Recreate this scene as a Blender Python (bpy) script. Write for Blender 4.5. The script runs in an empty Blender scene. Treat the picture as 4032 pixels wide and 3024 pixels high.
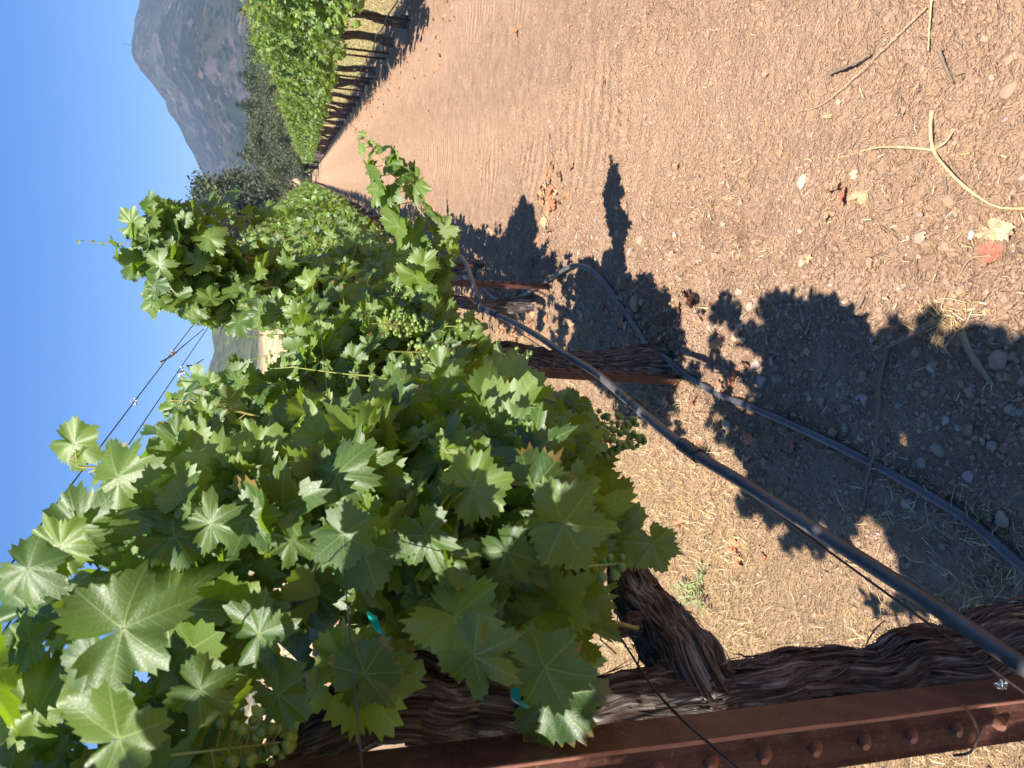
import bpy, math, random
import numpy as np
from mathutils import Vector, Matrix
from math import radians, sin, cos, pi

SC = bpy.context.scene
COL = SC.collection
rad = radians

# ------------------------------------------------------------------ camera
CAMH = 1.6
YAW, PITCH, FPX = rad(14.97), rad(15.53), 2900.0
fF = np.array([-sin(YAW) * cos(PITCH), cos(YAW) * cos(PITCH), -sin(PITCH)])
fR = np.array([cos(YAW), sin(YAW), 0.0])
fU = np.cross(fR, fF)
cam_d = bpy.data.cameras.new('camera')
cam = bpy.data.objects.new('camera', cam_d)
COL.objects.link(cam)
cam_d.sensor_fit = 'HORIZONTAL'
cam_d.sensor_width = 36.0
cam_d.lens = FPX / 4032.0 * 36.0
cam_d.clip_start = 0.05
cam_d.clip_end = 20000
# the phone was held upright but the picture is stored on its side: image right = world down
X_, Y_, Z_ = -fU, fR, -fF
cam.matrix_world = Matrix(((X_[0], Y_[0], Z_[0], 0), (X_[1], Y_[1], Z_[1], 0), (X_[2], Y_[2], Z_[2], CAMH), (0, 0, 0, 1)))
cam_d.dof.use_dof = True
cam_d.dof.focus_distance = 2.3
cam_d.dof.aperture_fstop = 10
SC.camera = cam

# ------------------------------------------------------------------ light
SUNV = np.array([-0.04, -0.70, 1.0]); SUNV /= np.linalg.norm(SUNV)     # towards the sun
SUN_EL = math.asin(SUNV[2])
world = bpy.data.worlds.new('World'); SC.world = world; world.use_nodes = True
wn = world.node_tree; wn.nodes.clear()
sky = wn.nodes.new('ShaderNodeTexSky'); sky.sky_type = 'NISHITA'; sky.sun_disc = False
sky.sun_elevation = SUN_EL
sky.sun_rotation = math.atan2(SUNV[0], SUNV[1])
sky.altitude = 100; sky.air_density = 1.0; sky.dust_density = 0.3; sky.ozone_density = 2.5
bg = wn.nodes.new('ShaderNodeBackground'); bg.inputs[1].default_value = 0.067
wo = wn.nodes.new('ShaderNodeOutputWorld')
hsv = wn.nodes.new('ShaderNodeHueSaturation'); hsv.inputs['Saturation'].default_value = 1.52; hsv.inputs['Hue'].default_value = .512
wn.links.new(sky.outputs[0], hsv.inputs['Color']); wn.links.new(hsv.outputs[0], bg.inputs[0]); wn.links.new(bg.outputs[0], wo.inputs[0])
sun_d = bpy.data.lights.new('sun', 'SUN'); sun_d.energy = 5.0; sun_d.angle = rad(0.53); sun_d.color = (1.0, 0.95, 0.87)
sun = bpy.data.objects.new('sun', sun_d); COL.objects.link(sun)
sun.rotation_euler = Vector((-SUNV).tolist()).to_track_quat('-Z', 'Y').to_euler()
sun.location = (-3, -20, 40)
SC.view_settings.view_transform = 'Standard'; SC.view_settings.look = 'None'
SC.view_settings.exposure = 1.36; SC.view_settings.gamma = 1.0
SC.cycles.max_bounces = 8; SC.cycles.transmission_bounces = 6; SC.cycles.diffuse_bounces = 4
SC.cycles.volume_bounces = 0
SC.cycles.sample_clamp_indirect = 8
SC.cycles.use_denoising = True

# ------------------------------------------------------------------ helpers
def ray(ox, oy):
    k = 4032.0 / 2212.0
    u = 3024.0 - oy * k; v = ox * k
    return fF * FPX + fR * (u - 1512.0) + fU * (2016.0 - v)
C0 = np.array([0, 0, CAMH])
def on_z(ox, oy, z=0.0):
    d = ray(ox, oy); return C0 + d * ((z - CAMH) / d[2])
def on_x(ox, oy, x):
    d = ray(ox, oy); return C0 + d * (x / d[0])
def on_y(ox, oy, y):
    d = ray(ox, oy); return C0 + d * (y / d[1])

def proj(P):
    Q = np.asarray(P, float) - C0
    f = Q @ fF; k = 2212.0 / 4032.0
    f = np.where(f < .02, np.nan, f)
    return (2016.0 - FPX * (Q @ fU) / f) * k, (3024.0 - 1512.0 - FPX * (Q @ fR) / f) * k
# how far the near foliage reaches (seen outline of the pruned hedge)
OUTL = np.array([(-400, 2600), (-400, 1180), (-30, 1150), (45, 1105), (105, 1020), (112, 950), (215, 935), (330, 1000), (350, 872), (390, 860), (425, 800), (470, 795), (630, 790), (640, 682), (492, 704), (440, 685), (325, 655), (315, 615), (335, 592), (240, 575), (150, 540), (150, 510), (290, 478), (322, 432), (450, 460), (520, 525), (640, 548), (800, 565), (975, 575), (1005, 640), (985, 690), (1060, 705), (1098, 740), (1105, 775), (1220, 830), (1300, 880), (1300, 960), (1335, 1040), (1360, 1110), (1425, 1110), (1478, 1150), (1440, 1225), (1345, 1235), (1330, 1300), (1310, 1480), (1230, 1530), (1130, 1515), (1040, 1440), (860, 1440), (800, 1490), (640, 1600), (620, 2600)], float)
def inside(px, py, poly=OUTL):
    px = np.nan_to_num(px, nan=-9999.0); py = np.nan_to_num(py, nan=-9999.0)
    c = np.zeros(len(px), bool); n = len(poly)
    for i in range(n):
        x1, y1 = poly[i]; x2, y2 = poly[(i + 1) % n]
        hit = ((y1 > py) != (y2 > py)) & (px < (x2 - x1) * (py - y1) / (y2 - y1 + 1e-12) + x1)
        c ^= hit
    return c
CULL = [False]
def keep_leaf(base, tipd):
    ox, oy = proj(base + tipd); bx, by = proj(base)
    dist = np.linalg.norm(base - C0, axis=1)
    vis = (ox > -120) & (ox < 2400) & (oy > -60) & (oy < 2000)
    near = (dist < .50) | (vis & (dist < .88))
    # sun gaps between the hedges: thin sheets of open air along the light
    lit = base[:, 1] + .70 * base[:, 2]
    h = _h(np.floor(base[:, 0] * 9e3), np.floor(base[:, 1] * 9e3), np.floor(base[:, 2] * 9e3), 3)
    gapk = np.where(lit < 1.26, .10, np.where((lit > 2.26) & (lit < 2.94), .04, 1.0))
    gapk = np.where((lit > 1.50) & (lit < 1.74) & (base[:, 0] < -.60) & (base[:, 1] < .75), .10, gapk)
    gapk = np.where((lit > 4.25) & (lit < 5.25), .08, gapk)
    # the hedge is widest low down and narrows upward, so its aisle side lies open to the sun
    xm = np.interp(base[:, 1], [.7, 1.2, 1.7, 2.1], [-.28, -.30, -.40, -.42]) - .36 * np.clip(base[:, 2] - 1.0, 0, 2)
    # the hedge bulges towards the aisle at each vine, so the side of each bulge that faces the sun lies open
    xm = np.interp(base[:, 1], [.22, .40, .72, .84, .94, 1.25, 1.6, 2.0, 2.3, 2.6, 3.3, 3.7, 3.8], [-.22, -.50, -.52, -.42, -.29, -.29, -.42, -.52, -.45, -.38, -.40, -.40, 0])
    xm = xm - np.interp(base[:, 1], [.2, .5, 3.5, 3.7], [0, .16, .16, 0]) * np.clip(base[:, 2] - 1.1, 0, 2)
    gapk = np.where(base[:, 0] > xm, 0, gapk)
    return (~near) & (h < gapk) & (np.isnan(ox) | ~vis | (inside(ox, oy) & inside(bx, by)))

def nrm(a):
    a = np.asarray(a, float)
    return a / np.maximum(np.linalg.norm(a, axis=-1, keepdims=True), 1e-9)

def tag(o, label=None, cat=None, group=None, kind=None):
    if label: o['label'] = label
    if cat: o['category'] = cat
    if group: o['group'] = group
    if kind: o['kind'] = kind
    return o

def empty(name, loc=(0, 0, 0)):
    o = bpy.data.objects.new(name, None); COL.objects.link(o); o.location = loc
    o.empty_display_size = 0.1
    return o

class MB:
    """collects numpy geometry for one mesh object"""
    def __init__(s):
        s.v = []; s.f = []; s.uv = []; s.rn = []; s.n = 0
    def add(s, V, F, uv=None, rnd=None, mat=0):
        V = np.asarray(V, float).reshape(-1, 3)
        F = np.asarray(F, np.int64)
        s.v.append(V)
        s.f.append((F + s.n, mat))
        s.uv.append(np.zeros((len(V), 2)) if uv is None else np.asarray(uv, float))
        r = np.zeros(len(V)) if rnd is None else np.broadcast_to(np.asarray(rnd, float), (len(V),))
        s.rn.append(r)
        s.n += len(V)
        return s
    def mesh(s, name, mats, smooth=True):
        me = bpy.data.meshes.new(name)
        V = np.concatenate(s.v)
        me.vertices.add(len(V)); me.vertices.foreach_set('co', V.astype(np.float32).ravel())
        loops = np.concatenate([F.ravel() for F, m in s.f])
        tot = np.concatenate([np.full(len(F), F.shape[1]) for F, m in s.f])
        mi = np.concatenate([np.full(len(F), m) for F, m in s.f])
        st = np.concatenate([[0], np.cumsum(tot)[:-1]])
        me.loops.add(len(loops)); me.loops.foreach_set('vertex_index', loops.astype(np.int32))
        me.polygons.add(len(tot))
        me.polygons.foreach_set('loop_start', st.astype(np.int32))
        me.polygons.foreach_set('material_index', mi.astype(np.int32))
        me.polygons.foreach_set('use_smooth', np.full(len(tot), smooth, bool))
        uvl = me.uv_layers.new(name='UVMap')
        UV = np.concatenate(s.uv)[loops]
        uvl.data.foreach_set('uv', UV.astype(np.float32).ravel())
        at = me.attributes.new('rnd', 'FLOAT', 'POINT')
        at.data.foreach_set('value', np.concatenate(s.rn).astype(np.float32))
        for m in (mats if isinstance(mats, (list, tuple)) else [mats]): me.materials.append(m)
        me.update(calc_edges=True); me.validate()
        return me
    def build(s, name, mats, parent=None, smooth=True, loc=None):
        o = bpy.data.objects.new(name, s.mesh(name, mats, smooth)); COL.objects.link(o)
        if parent is not None: o.parent = parent
        if loc is not None: o.location = loc
        return o

def tree_copy(o, parent=None):
    c = o.copy(); COL.objects.link(c)
    if parent is not None: c.parent = parent
    for ch in list(o.children): tree_copy(ch, c)
    return c

# numpy noise -------------------------------------------------------------
def _h(ix, iy, iz, seed):
    n = (ix.astype(np.int64) * 374761393 + iy.astype(np.int64) * 668265263 + iz.astype(np.int64) * 2147483647 + seed * 974634777) & 0xffffffff
    n = ((n ^ (n >> 13)) * 1274126177) & 0xffffffff
    n = ((n ^ (n >> 16)) * 2246822519) & 0xffffffff
    return ((n ^ (n >> 15)) & 0xffffff) / float(0xffffff)
def vnoise(x, y, z=None, seed=0):
    x = np.asarray(x, float); y = np.asarray(y, float); z = np.zeros_like(x) if z is None else np.asarray(z, float)
    ix, iy, iz = np.floor(x), np.floor(y), np.floor(z)
    fx, fy, fz = x - ix, y - iy, z - iz
    fx = fx * fx * (3 - 2 * fx); fy = fy * fy * (3 - 2 * fy); fz = fz * fz * (3 - 2 * fz)
    r = 0
    for a in (0, 1):
        for b in (0, 1):
            for c in (0, 1):
                w = (fx if a else 1 - fx) * (fy if b else 1 - fy) * (fz if c else 1 - fz)
                r = r + w * _h(ix + a, iy + b, iz + c, seed)
    return r * 2 - 1
def fbm(x, y, z=None, oct=4, seed=0):
    s = 0; a = 0.5; k = 1.0
    for i in range(oct):
        s = s + a * vnoise(np.asarray(x) * k, np.asarray(y) * k, None if z is None else np.asarray(z) * k, seed + i * 7)
        a *= 0.5; k *= 2.03
    return s
def worley(x, y, seed=0):
    ix, iy = np.floor(x), np.floor(y)
    best = np.full(np.shape(x), 9.0); hid = np.zeros(np.shape(x))
    zz = np.zeros_like(ix)
    for a in (-1, 0, 1):
        for b in (-1, 0, 1):
            cx, cy = ix + a, iy + b
            px = cx + _h(cx, cy, zz, seed); py = cy + _h(cx, cy, zz, seed + 5)
            d = (x - px) ** 2 + (y - py) ** 2
            m = d < best
            best = np.where(m, d, best); hid = np.where(m, _h(cx, cy, zz, seed + 9), hid)
    return np.sqrt(best), hid
def sstep(a, b, x):
    t = np.clip((np.asarray(x, float) - a) / (b - a), 0, 1); return t * t * (3 - 2 * t)

def catmull(P, n):
    P = np.asarray(P, float)
    if len(P) == 2: return P[0] + np.linspace(0, 1, n)[:, None] * (P[1] - P[0])
    Q = np.vstack([2 * P[0] - P[1], P, 2 * P[-1] - P[-2]])
    t = np.linspace(0, len(P) - 1 - 1e-6, n); i = t.astype(int); f = (t - i)[:, None]
    a, b, c, d = Q[i], Q[i + 1], Q[i + 2], Q[i + 3]
    return 0.5 * (2 * b + (c - a) * f + (2 * a - 5 * b + 4 * c - d) * f ** 2 + (3 * b - a - 3 * c + d) * f ** 3)

def frames(P):
    T = nrm(np.gradient(P, axis=0))
    up = np.array([0, 0, 1.0]) if abs(T[0][2]) < 0.9 else np.array([1.0, 0, 0])
    N = np.zeros_like(P); n = nrm(np.cross(np.cross(T[0], up), T[0]))
    for i in range(len(P)):
        n = nrm(n - T[i] * np.dot(n, T[i])); N[i] = n
    return T, N, np.cross(T, N)

def tube(mb, P, r, seg=8, mat=0, cap=True, rnd=0.0, disp=None):
    P = np.asarray(P, float); n = len(P)
    r = np.broadcast_to(np.asarray(r, float), (n,))
    T, N, B = frames(P)
    a = np.linspace(0, 2 * pi, seg, endpoint=False)
    L = np.concatenate([[0], np.cumsum(np.linalg.norm(np.diff(P, axis=0), axis=1))])
    R = r[:, None] * np.ones((1, seg))
    if disp is not None: R = R + disp(a[None, :] + 0 * L[:, None], L[:, None] + 0 * a[None, :])
    V = P[:, None, :] + R[..., None] * (np.cos(a)[None, :, None] * N[:, None, :] + np.sin(a)[None, :, None] * B[:, None, :])
    i = np.arange(n - 1)[:, None] * seg; j = np.arange(seg)[None, :]; k = (j + 1) % seg
    F = np.stack([i + j, i + k, i + seg + k, i + seg + j], -1).reshape(-1, 4)
    uv = np.stack([np.broadcast_to(a[None, :] / (2 * pi), (n, seg)), np.broadcast_to(L[:, None], (n, seg))], -1).reshape(-1, 2)
    mb.add(V.reshape(-1, 3), F, uv, rnd, mat)
    if cap:
        for e, s in ((0, 1), (n - 1, -1)):
            ring = V[e]; c = ring.mean(0)
            idx = np.arange(seg)
            Fc = np.stack([np.full(seg, seg), idx if s < 0 else (idx + 1) % seg, (idx + 1) % seg if s < 0 else idx], -1)
            mb.add(np.vstack([ring, c]), Fc, None, rnd, mat)

def tubes4(mb, A, B_, C_, r0, r1, mat=0, rnd=0.0):
    """many thin three-sided bent tubes A->B->C at once"""
    A, B_, C_ = (np.asarray(q, float) for q in (A, B_, C_))
    n = len(A)
    if n == 0: return
    ax = nrm(C_ - A); ref = np.where(np.abs(ax[:, 2:3]) < 0.9, np.array([[0, 0, 1.0]]), np.array([[1.0, 0, 0]]))
    N = nrm(np.cross(ax, ref)); B = np.cross(ax, N)
    rr0 = np.broadcast_to(np.asarray(r0, float), (n,)); rr1 = np.broadcast_to(np.asarray(r1, float), (n,))
    rings = []
    for Q, rr in ((A, rr0), (B_, (rr0 + rr1) / 2), (C_, rr1)):
        for k in range(4):
            t = 2 * pi * k / 4
            rings.append(Q + rr[:, None] * (cos(t) * N + sin(t) * B))
    V = np.stack(rings, 1)
    F = []
    for s in (0, 4):
        for k in range(4):
            F.append([s + k, s + (k + 1) % 4, s + 4 + (k + 1) % 4, s + 4 + k])
    F = np.array(F)
    FF = (np.arange(n) * 12)[:, None, None] + F[None]
    mb.add(V.reshape(-1, 3), FF.reshape(-1, 4), None, np.repeat(np.broadcast_to(np.asarray(rnd, float), (n,)), 12), mat)

_ico = {}
def ico(sub):
    if sub in _ico: return _ico[sub]
    t = (1 + 5 ** .5) / 2
    V = [(-1, t, 0), (1, t, 0), (-1, -t, 0), (1, -t, 0), (0, -1, t), (0, 1, t), (0, -1, -t), (0, 1, -t), (t, 0, -1), (t, 0, 1), (-t, 0, -1), (-t, 0, 1)]
    F = [(0, 11, 5), (0, 5, 1), (0, 1, 7), (0, 7, 10), (0, 10, 11), (1, 5, 9), (5, 11, 4), (11, 10, 2), (10, 7, 6), (7, 1, 8), (3, 9, 4), (3, 4, 2), (3, 2, 6), (3, 6, 8), (3, 8, 9), (4, 9, 5), (2, 4, 11), (6, 2, 10), (8, 6, 7), (9, 8, 1)]
    V = [np.array(v) / np.linalg.norm(v) for v in V]
    for _ in range(sub):
        c = {}; F2 = []
        def mid(a, b):
            k = (min(a, b), max(a, b))
            if k not in c:
                m = V[a] + V[b]; V.append(m / np.linalg.norm(m)); c[k] = len(V) - 1
            return c[k]
        for a, b, d in F:
            x, y, z = mid(a, b), mid(b, d), mid(d, a)
            F2 += [(a, x, z), (b, y, x), (d, z, y), (x, y, z)]
        F = F2
    _ico[sub] = (np.array(V), np.array(F)); return _ico[sub]

# ------------------------------------------------------------------ node materials
class NT:
    def __init__(s, name):
        s.m = bpy.data.materials.new(name); s.m.use_nodes = True
        s.t = s.m.node_tree; s.t.nodes.clear()
        s.out = s.t.nodes.new('ShaderNodeOutputMaterial')
    def n(s, typ, **kw):
        x = s.t.nodes.new(typ)
        for k, v in kw.items(): setattr(x, k, v)
        return x
    def link(s, a, b): s.t.links.new(a, b)
    def set(s, sock, v):
        if isinstance(v, bpy.types.NodeSocket): s.link(v, sock)
        else: sock.default_value = v
    def math(s, op, a, b=0.0, c=None, clamp=False):
        x = s.n('ShaderNodeMath', operation=op); x.use_clamp = clamp
        s.set(x.inputs[0], a); s.set(x.inputs[1], b)
        if c is not None: s.set(x.inputs[2], c)
        return x.outputs[0]
    def vmath(s, op, a, b=(0, 0, 0)):
        x = s.n('ShaderNodeVectorMath', operation=op); s.set(x.inputs[0], a); s.set(x.inputs[1], b); return x.outputs[0]
    def mix(s, f, a, b, typ='MIX'):
        x = s.n('ShaderNodeMix', data_type='RGBA', blend_type=typ)
        s.set(x.inputs[0], f); s.set(x.inputs[6], a if isinstance(a, bpy.types.NodeSocket) else (*a, 1)); s.set(x.inputs[7], b if isinstance(b, bpy.types.NodeSocket) else (*b, 1))
        return x.outputs[2]
    def noise(s, vec, scale, detail=4, rough=0.55, dist=0.0):
        x = s.n('ShaderNodeTexNoise'); s.link(vec, x.inputs['Vector']); x.inputs['Scale'].default_value = scale
        x.inputs['Detail'].default_value = detail; x.inputs['Roughness'].default_value = rough; x.inputs['Distortion'].default_value = dist
        return x.outputs[0]
    def voro(s, vec, scale, feat='F1', out='Distance', rnd=1.0):
        x = s.n('ShaderNodeTexVoronoi', feature=feat); s.link(vec, x.inputs['Vector']); x.inputs['Scale'].default_value = scale
        x.inputs['Randomness'].default_value = rnd
        return x.outputs[out]
    def ramp(s, f, stops):
        x = s.n('ShaderNodeValToRGB'); s.link(f, x.inputs[0]); e = x.color_ramp.elements
        while len(e) < len(stops): e.new(0.5)
        for q, (p, c) in zip(e, stops): q.position = p; q.color = (*c, 1)
        return x.outputs[0]
    def ss(s, x, a, b):
        q = s.n('ShaderNodeMapRange', interpolation_type='SMOOTHSTEP')
        s.set(q.inputs[0], x); s.set(q.inputs[1], a); s.set(q.inputs[2], b); q.inputs[3].default_value = 0; q.inputs[4].default_value = 1
        return q.outputs[0]
    def bump(s, h, st, dist):
        x = s.n('ShaderNodeBump'); x.inputs['Strength'].default_value = st; x.inputs['Distance'].default_value = dist
        s.link(h, x.inputs['Height']); return x.outputs[0]
    def pos(s): return s.n('ShaderNodeNewGeometry').outputs['Position']
    def obj(s): return s.n('ShaderNodeTexCoord').outputs['Object']
    def uv(s): return s.n('ShaderNodeTexCoord').outputs['UV']
    def rnd(s): 
        x = s.n('ShaderNodeAttribute'); x.attribute_name = 'rnd'; return x.outputs['Fac']
    def bsdf(s, col, rough=0.7, spec=0.3, normal=None, metal=0.0):
        p = s.n('ShaderNodeBsdfPrincipled'); 
        s.set(p.inputs['Base Color'], col if isinstance(col, bpy.types.NodeSocket) else (*col, 1))
        s.set(p.inputs['Roughness'], rough); s.set(p.inputs['Specular IOR Level'], spec); p.inputs['Metallic'].default_value = metal
        if normal is not None: s.link(normal, p.inputs['Normal'])
        return p.outputs[0]
    def done(s, sh): s.link(sh, s.out.inputs[0]); return s.m

def mat_leaf(name, detail=True, top=((.036, .080, .012), (.150, .215, .028)), under=(.17, .21, .080), trans=(.30, .47, .016), tmix=.36, rough=.46, red=False):
    k = NT(name)
    r = k.rnd()
    geo = k.n('ShaderNodeNewGeometry')
    col = k.mix(r, top[0], top[1])
    nb = None; vein = None
    if detail:
        uv = k.uv()
        sp = k.n('ShaderNodeSeparateXYZ'); k.link(uv, sp.inputs[0])
        ax = k.math('ABSOLUTE', sp.outputs[0]); y = sp.outputs[1]
        rr = k.math('SQRT', k.math('ADD', k.math('MULTIPLY', ax, ax), k.math('MULTIPLY', y, y)))
        masks = []; secs = []
        for a in (0.0, rad(52), rad(112)):
            along = k.math('ADD', k.math('MULTIPLY', ax, sin(a)), k.math('MULTIPLY', y, cos(a)))
            d = k.math('ABSOLUTE', k.math('SUBTRACT', k.math('MULTIPLY', ax, cos(a)), k.math('MULTIPLY', y, sin(a))))
            w = k.math('MULTIPLY_ADD', along, -0.012, 0.019)
            m = k.math('MULTIPLY', k.math('SUBTRACT', 1.0, k.ss(d, k.math('MULTIPLY', w, 0.4), w)), k.ss(along, 0.0, 0.03))
            masks.append(m)
            fr = k.math('FRACT', k.math('MULTIPLY', k.math('SUBTRACT', along, k.math('MULTIPLY', d, 0.75)), 7.5))
            tri = k.math('ABSOLUTE', k.math('SUBTRACT', fr, 0.5))
            s_ = k.math('SUBTRACT', 1.0, k.ss(tri, 0.025, 0.07))
            s_ = k.math('MULTIPLY', s_, k.math('MULTIPLY', k.math('LESS_THAN', d, k.math('MULTIPLY', along, 0.48)), k.ss(along, 0.08, 0.15)))
            secs.append(s_)
        vein = k.math('MAXIMUM', k.math('MAXIMUM', masks[0], masks[1]), masks[2])
        sec = k.math('MAXIMUM', k.math('MAXIMUM', secs[0], secs[1]), secs[2])
        vein = k.math('MAXIMUM', vein, k.math('MULTIPLY', sec, 0.45))
        uvr = k.vmath('ADD', uv, k.n('ShaderNodeCombineXYZ').outputs[0])
        cell = k.voro(uv, 17, 'DISTANCE_TO_EDGE')
        cellm = k.ss(cell, 0.0, 0.12)
        blot = k.noise(uv, 3.5, 3)
        col = k.mix(k.math('MULTIPLY', k.ss(blot, .4, .75), .5), col, k.mix(r, (.045, .095, .022), (.11, .17, .045)))
        col = k.mix(k.math('MULTIPLY', k.math('SUBTRACT', 1.0, cellm), .22), col, (.10, .17, .06))
        col = k.mix(k.math('MULTIPLY', vein, .62), col, (.26, .34, .11))
        spot = k.math('MULTIPLY', k.math('SUBTRACT', 1.0, k.ss(k.voro(k.vmath('ADD', uv, k.vmath('SCALE', k.vmath('ADD', geo.outputs['Position'], (0, 0, 0)), (0, 0, 0))), 5), .03, .08)), k.ss(r, .6, .9))
        col = k.mix(k.math('MULTIPLY', spot, .7), col, (.17, .10, .03))
        h = k.math('ADD', k.math('MULTIPLY', cellm, 0.5), k.math('ADD', k.math('MULTIPLY', blot, 1.2), k.math('MULTIPLY', vein, -0.9)))
        nb = k.bump(h, 0.25, 0.0010)
        edge = k.math('MULTIPLY', k.ss(k.math('ADD', rr, k.math('MULTIPLY', k.noise(uv, 4, 3), .5)), 1.05, 1.13), k.math('SUBTRACT', 1.0, k.ss(r, .04, .09)))
        col = k.mix(k.math('MULTIPLY', edge, .8), col, (.24, .14, .045))
    col = k.mix(geo.outputs['Backfacing'], col, under)
    rg = k.math('MULTIPLY_ADD', geo.outputs['Backfacing'], 0.4, rough)
    p = k.bsdf(col, rg, 0.66, nb)
    tr = k.n('ShaderNodeBsdfTranslucent')
    tc = k.mix(r, tuple(c * .8 for c in trans), tuple(min(c * 1.25, 1) for c in trans))
    if vein is not None: tc = k.mix(k.math('MULTIPLY', vein, .5), tc, (.42, .5, .14))
    k.link(tc, tr.inputs[0])
    if nb is not None: k.link(nb, tr.inputs['Normal'])
    mx = k.n('ShaderNodeMixShader'); mx.inputs[0].default_value = tmix
    k.link(p, mx.inputs[1]); k.link(tr.outputs[0], mx.inputs[2])
    return k.done(mx.outputs[0])

M = {}
M['leaf'] = mat_leaf('grape leaf')
M['leaf_far'] = mat_leaf('grape leaf distant', False, top=((.052, .110, .018), (.190, .260, .036)), trans=(.32, .50, .035))

def mat_dead():
    k = NT('dry fallen leaf'); r = k.rnd(); uv = k.uv()
    c = k.ramp(r, [(0.0, (.42, .16, .08)), (0.35, (.50, .24, .12)), (0.6, (.46, .28, .15)), (0.85, (.58, .40, .22)), (1.0, (.62, .50, .32))])
    c = k.mix(k.math('MULTIPLY', k.ss(k.noise(uv, 4, 4), .35, .7), .6), c, k.mix(.5, c, (.16, .07, .04)))
    nb = k.bump(k.noise(uv, 9, 4), .7, .003)
    p = k.bsdf(c, .7, .2, nb); tr = k.n('ShaderNodeBsdfTranslucent'); k.link(c, tr.inputs[0])
    mx = k.n('ShaderNodeMixShader'); mx.inputs[0].default_value = .15
    k.link(p, mx.inputs[1]); k.link(tr.outputs[0], mx.inputs[2]); return k.done(mx.outputs[0])
M['dead'] = mat_dead()
def mat_red():
    k = NT('red fallen leaf'); uv = k.uv()
    c = k.mix(k.ss(k.noise(uv, 4, 4), .35, .7), (.42, .075, .05), (.56, .14, .08))
    return k.done(k.bsdf(c, .6, .25, k.bump(k.noise(uv, 8, 4), .6, .003)))
M['red'] = mat_red()

def mat_stem():
    k = NT('green shoot'); r = k.rnd(); p = k.pos()
    c = k.mix(r, (.22, .27, .06), (.26, .14, .06))
    c = k.mix(k.math('MULTIPLY', k.noise(p, 60, 2), .5), c, (.32, .33, .10))
    return k.done(k.bsdf(c, .45, .4))
M['stem'] = mat_stem()

def mat_grape():
    k = NT('unripe grape'); r = k.rnd(); p = k.pos()
    c = k.mix(r, (.075, .135, .018), (.17, .245, .040))
    c = k.mix(k.math('MULTIPLY', k.noise(p, 90, 3), .35), c, (.20, .25, .09))
    b = k.n('ShaderNodeBsdfPrincipled'); k.link(c, b.inputs['Base Color']); b.inputs['Roughness'].default_value = .38
    b.inputs['Specular IOR Level'].default_value = .45
    b.inputs['Subsurface Weight'].default_value = .25; b.inputs['Subsurface Radius'].default_value = (.4, .6, .15); b.inputs['Subsurface Scale'].default_value = .006
    return k.done(b.outputs[0])
M['grape'] = mat_grape()

def mat_bark():
    k = NT('vine bark'); uv = k.uv(); p = k.obj()
    mp = k.n('ShaderNodeMapping'); k.link(uv, mp.inputs[0]); mp.inputs['Scale'].default_value = (34, 9, 1)
    st = k.noise(mp.outputs[0], 1.0, 6, .62, 1.2)
    mp2 = k.n('ShaderNodeMapping'); k.link(uv, mp2.inputs[0]); mp2.inputs['Scale'].default_value = (95, 16, 1)
    st2 = k.noise(mp2.outputs[0], 1.0, 4, .6, .6)
    n3 = k.noise(p, 22, 3)
    c = k.ramp(st, [(0.34, (.014, .009, .007)), (0.46, (.070, .046, .036)), (0.56, (.165, .135, .120)), (0.68, (.42, .385, .36))])
    c = k.mix(k.math('MULTIPLY', k.ss(n3, .48, .7), .40), c, (.125, .080, .060))
    c = k.mix(k.math('MULTIPLY', k.ss(st2, .5, .75), .35), c, (.33, .29, .27))
    h = k.math('ADD', st, k.math('MULTIPLY', st2, .8))
    return k.done(k.bsdf(c, .85, .15, k.bump(h, 1.0, .012)))
M['bark'] = mat_bark()

def mat_rust():
    k = NT('rusty steel'); p = k.obj()
    n1 = k.noise(p, 20, 7, .68); n2 = k.noise(p, 160, 4); v = k.voro(p, 90)
    c = k.ramp(n1, [(0.25, (.034, .014, .011)), (0.5, (.070, .028, .021)), (0.75, (.135, .060, .042))])
    c = k.mix(k.math('MULTIPLY', k.math('SUBTRACT', 1.0, k.ss(v, .14, .34)), k.math('MULTIPLY', k.ss(k.noise(p, 26, 3), .40, .52), .9)), c, (.055, .020, .014))
    c = k.mix(k.math('MULTIPLY', k.ss(n2, .55, .75), .3), c, (.40, .19, .12))
    return k.done(k.bsdf(c, k.math('MULTIPLY_ADD', n2, .35, .33), .45, k.bump(k.math('ADD', n2, k.math('MULTIPLY', v, -.6)), .35, .0012), .15))
M['rust'] = mat_rust()
k = NT('worn rust'); M['sunlit'] = k.done(k.bsdf(k.mix(k.noise(k.obj(), 60, 3), (.22, .085, .055), (.42, .21, .15)), .4, .5, None, .2))  # paler rust with sunlight painted into its colour, for studs and post edges

def mat_hose():
    k = NT('dusty black tube'); p = k.pos()
    n = k.noise(p, 9, 4); n2 = k.noise(p, 140, 3)
    c = k.mix(k.ss(n, .3, .7), (.020, .021, .025), (.042, .042, .046))
    c = k.mix(k.math('MULTIPLY', k.ss(n2, .55, .75), .4), c, (.12, .105, .095))
    sp = k.voro(p, 55)
    c = k.mix(k.math('MULTIPLY', k.math('LESS_THAN', sp, .10), k.math('GREATER_THAN', k.noise(p, 6, 2), .53)), c, (.62, .62, .60))
    gn = k.n('ShaderNodeNewGeometry'); sz = k.n('ShaderNodeSeparateXYZ'); k.link(gn.outputs['Normal'], sz.inputs[0])
    c = k.mix(k.math('MULTIPLY', k.ss(sz.outputs[2], .1, .9), k.math('MULTIPLY_ADD', k.ss(n, .3, .7), .32, .22)), c, (.175, .162, .150))
    return k.done(k.bsdf(c, .42, .45, k.bump(n2, .15, .001)))
M['hose'] = mat_hose()
k = NT('black plastic'); M['black'] = k.done(k.bsdf((.022, .022, .025), .45, .5))
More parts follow.
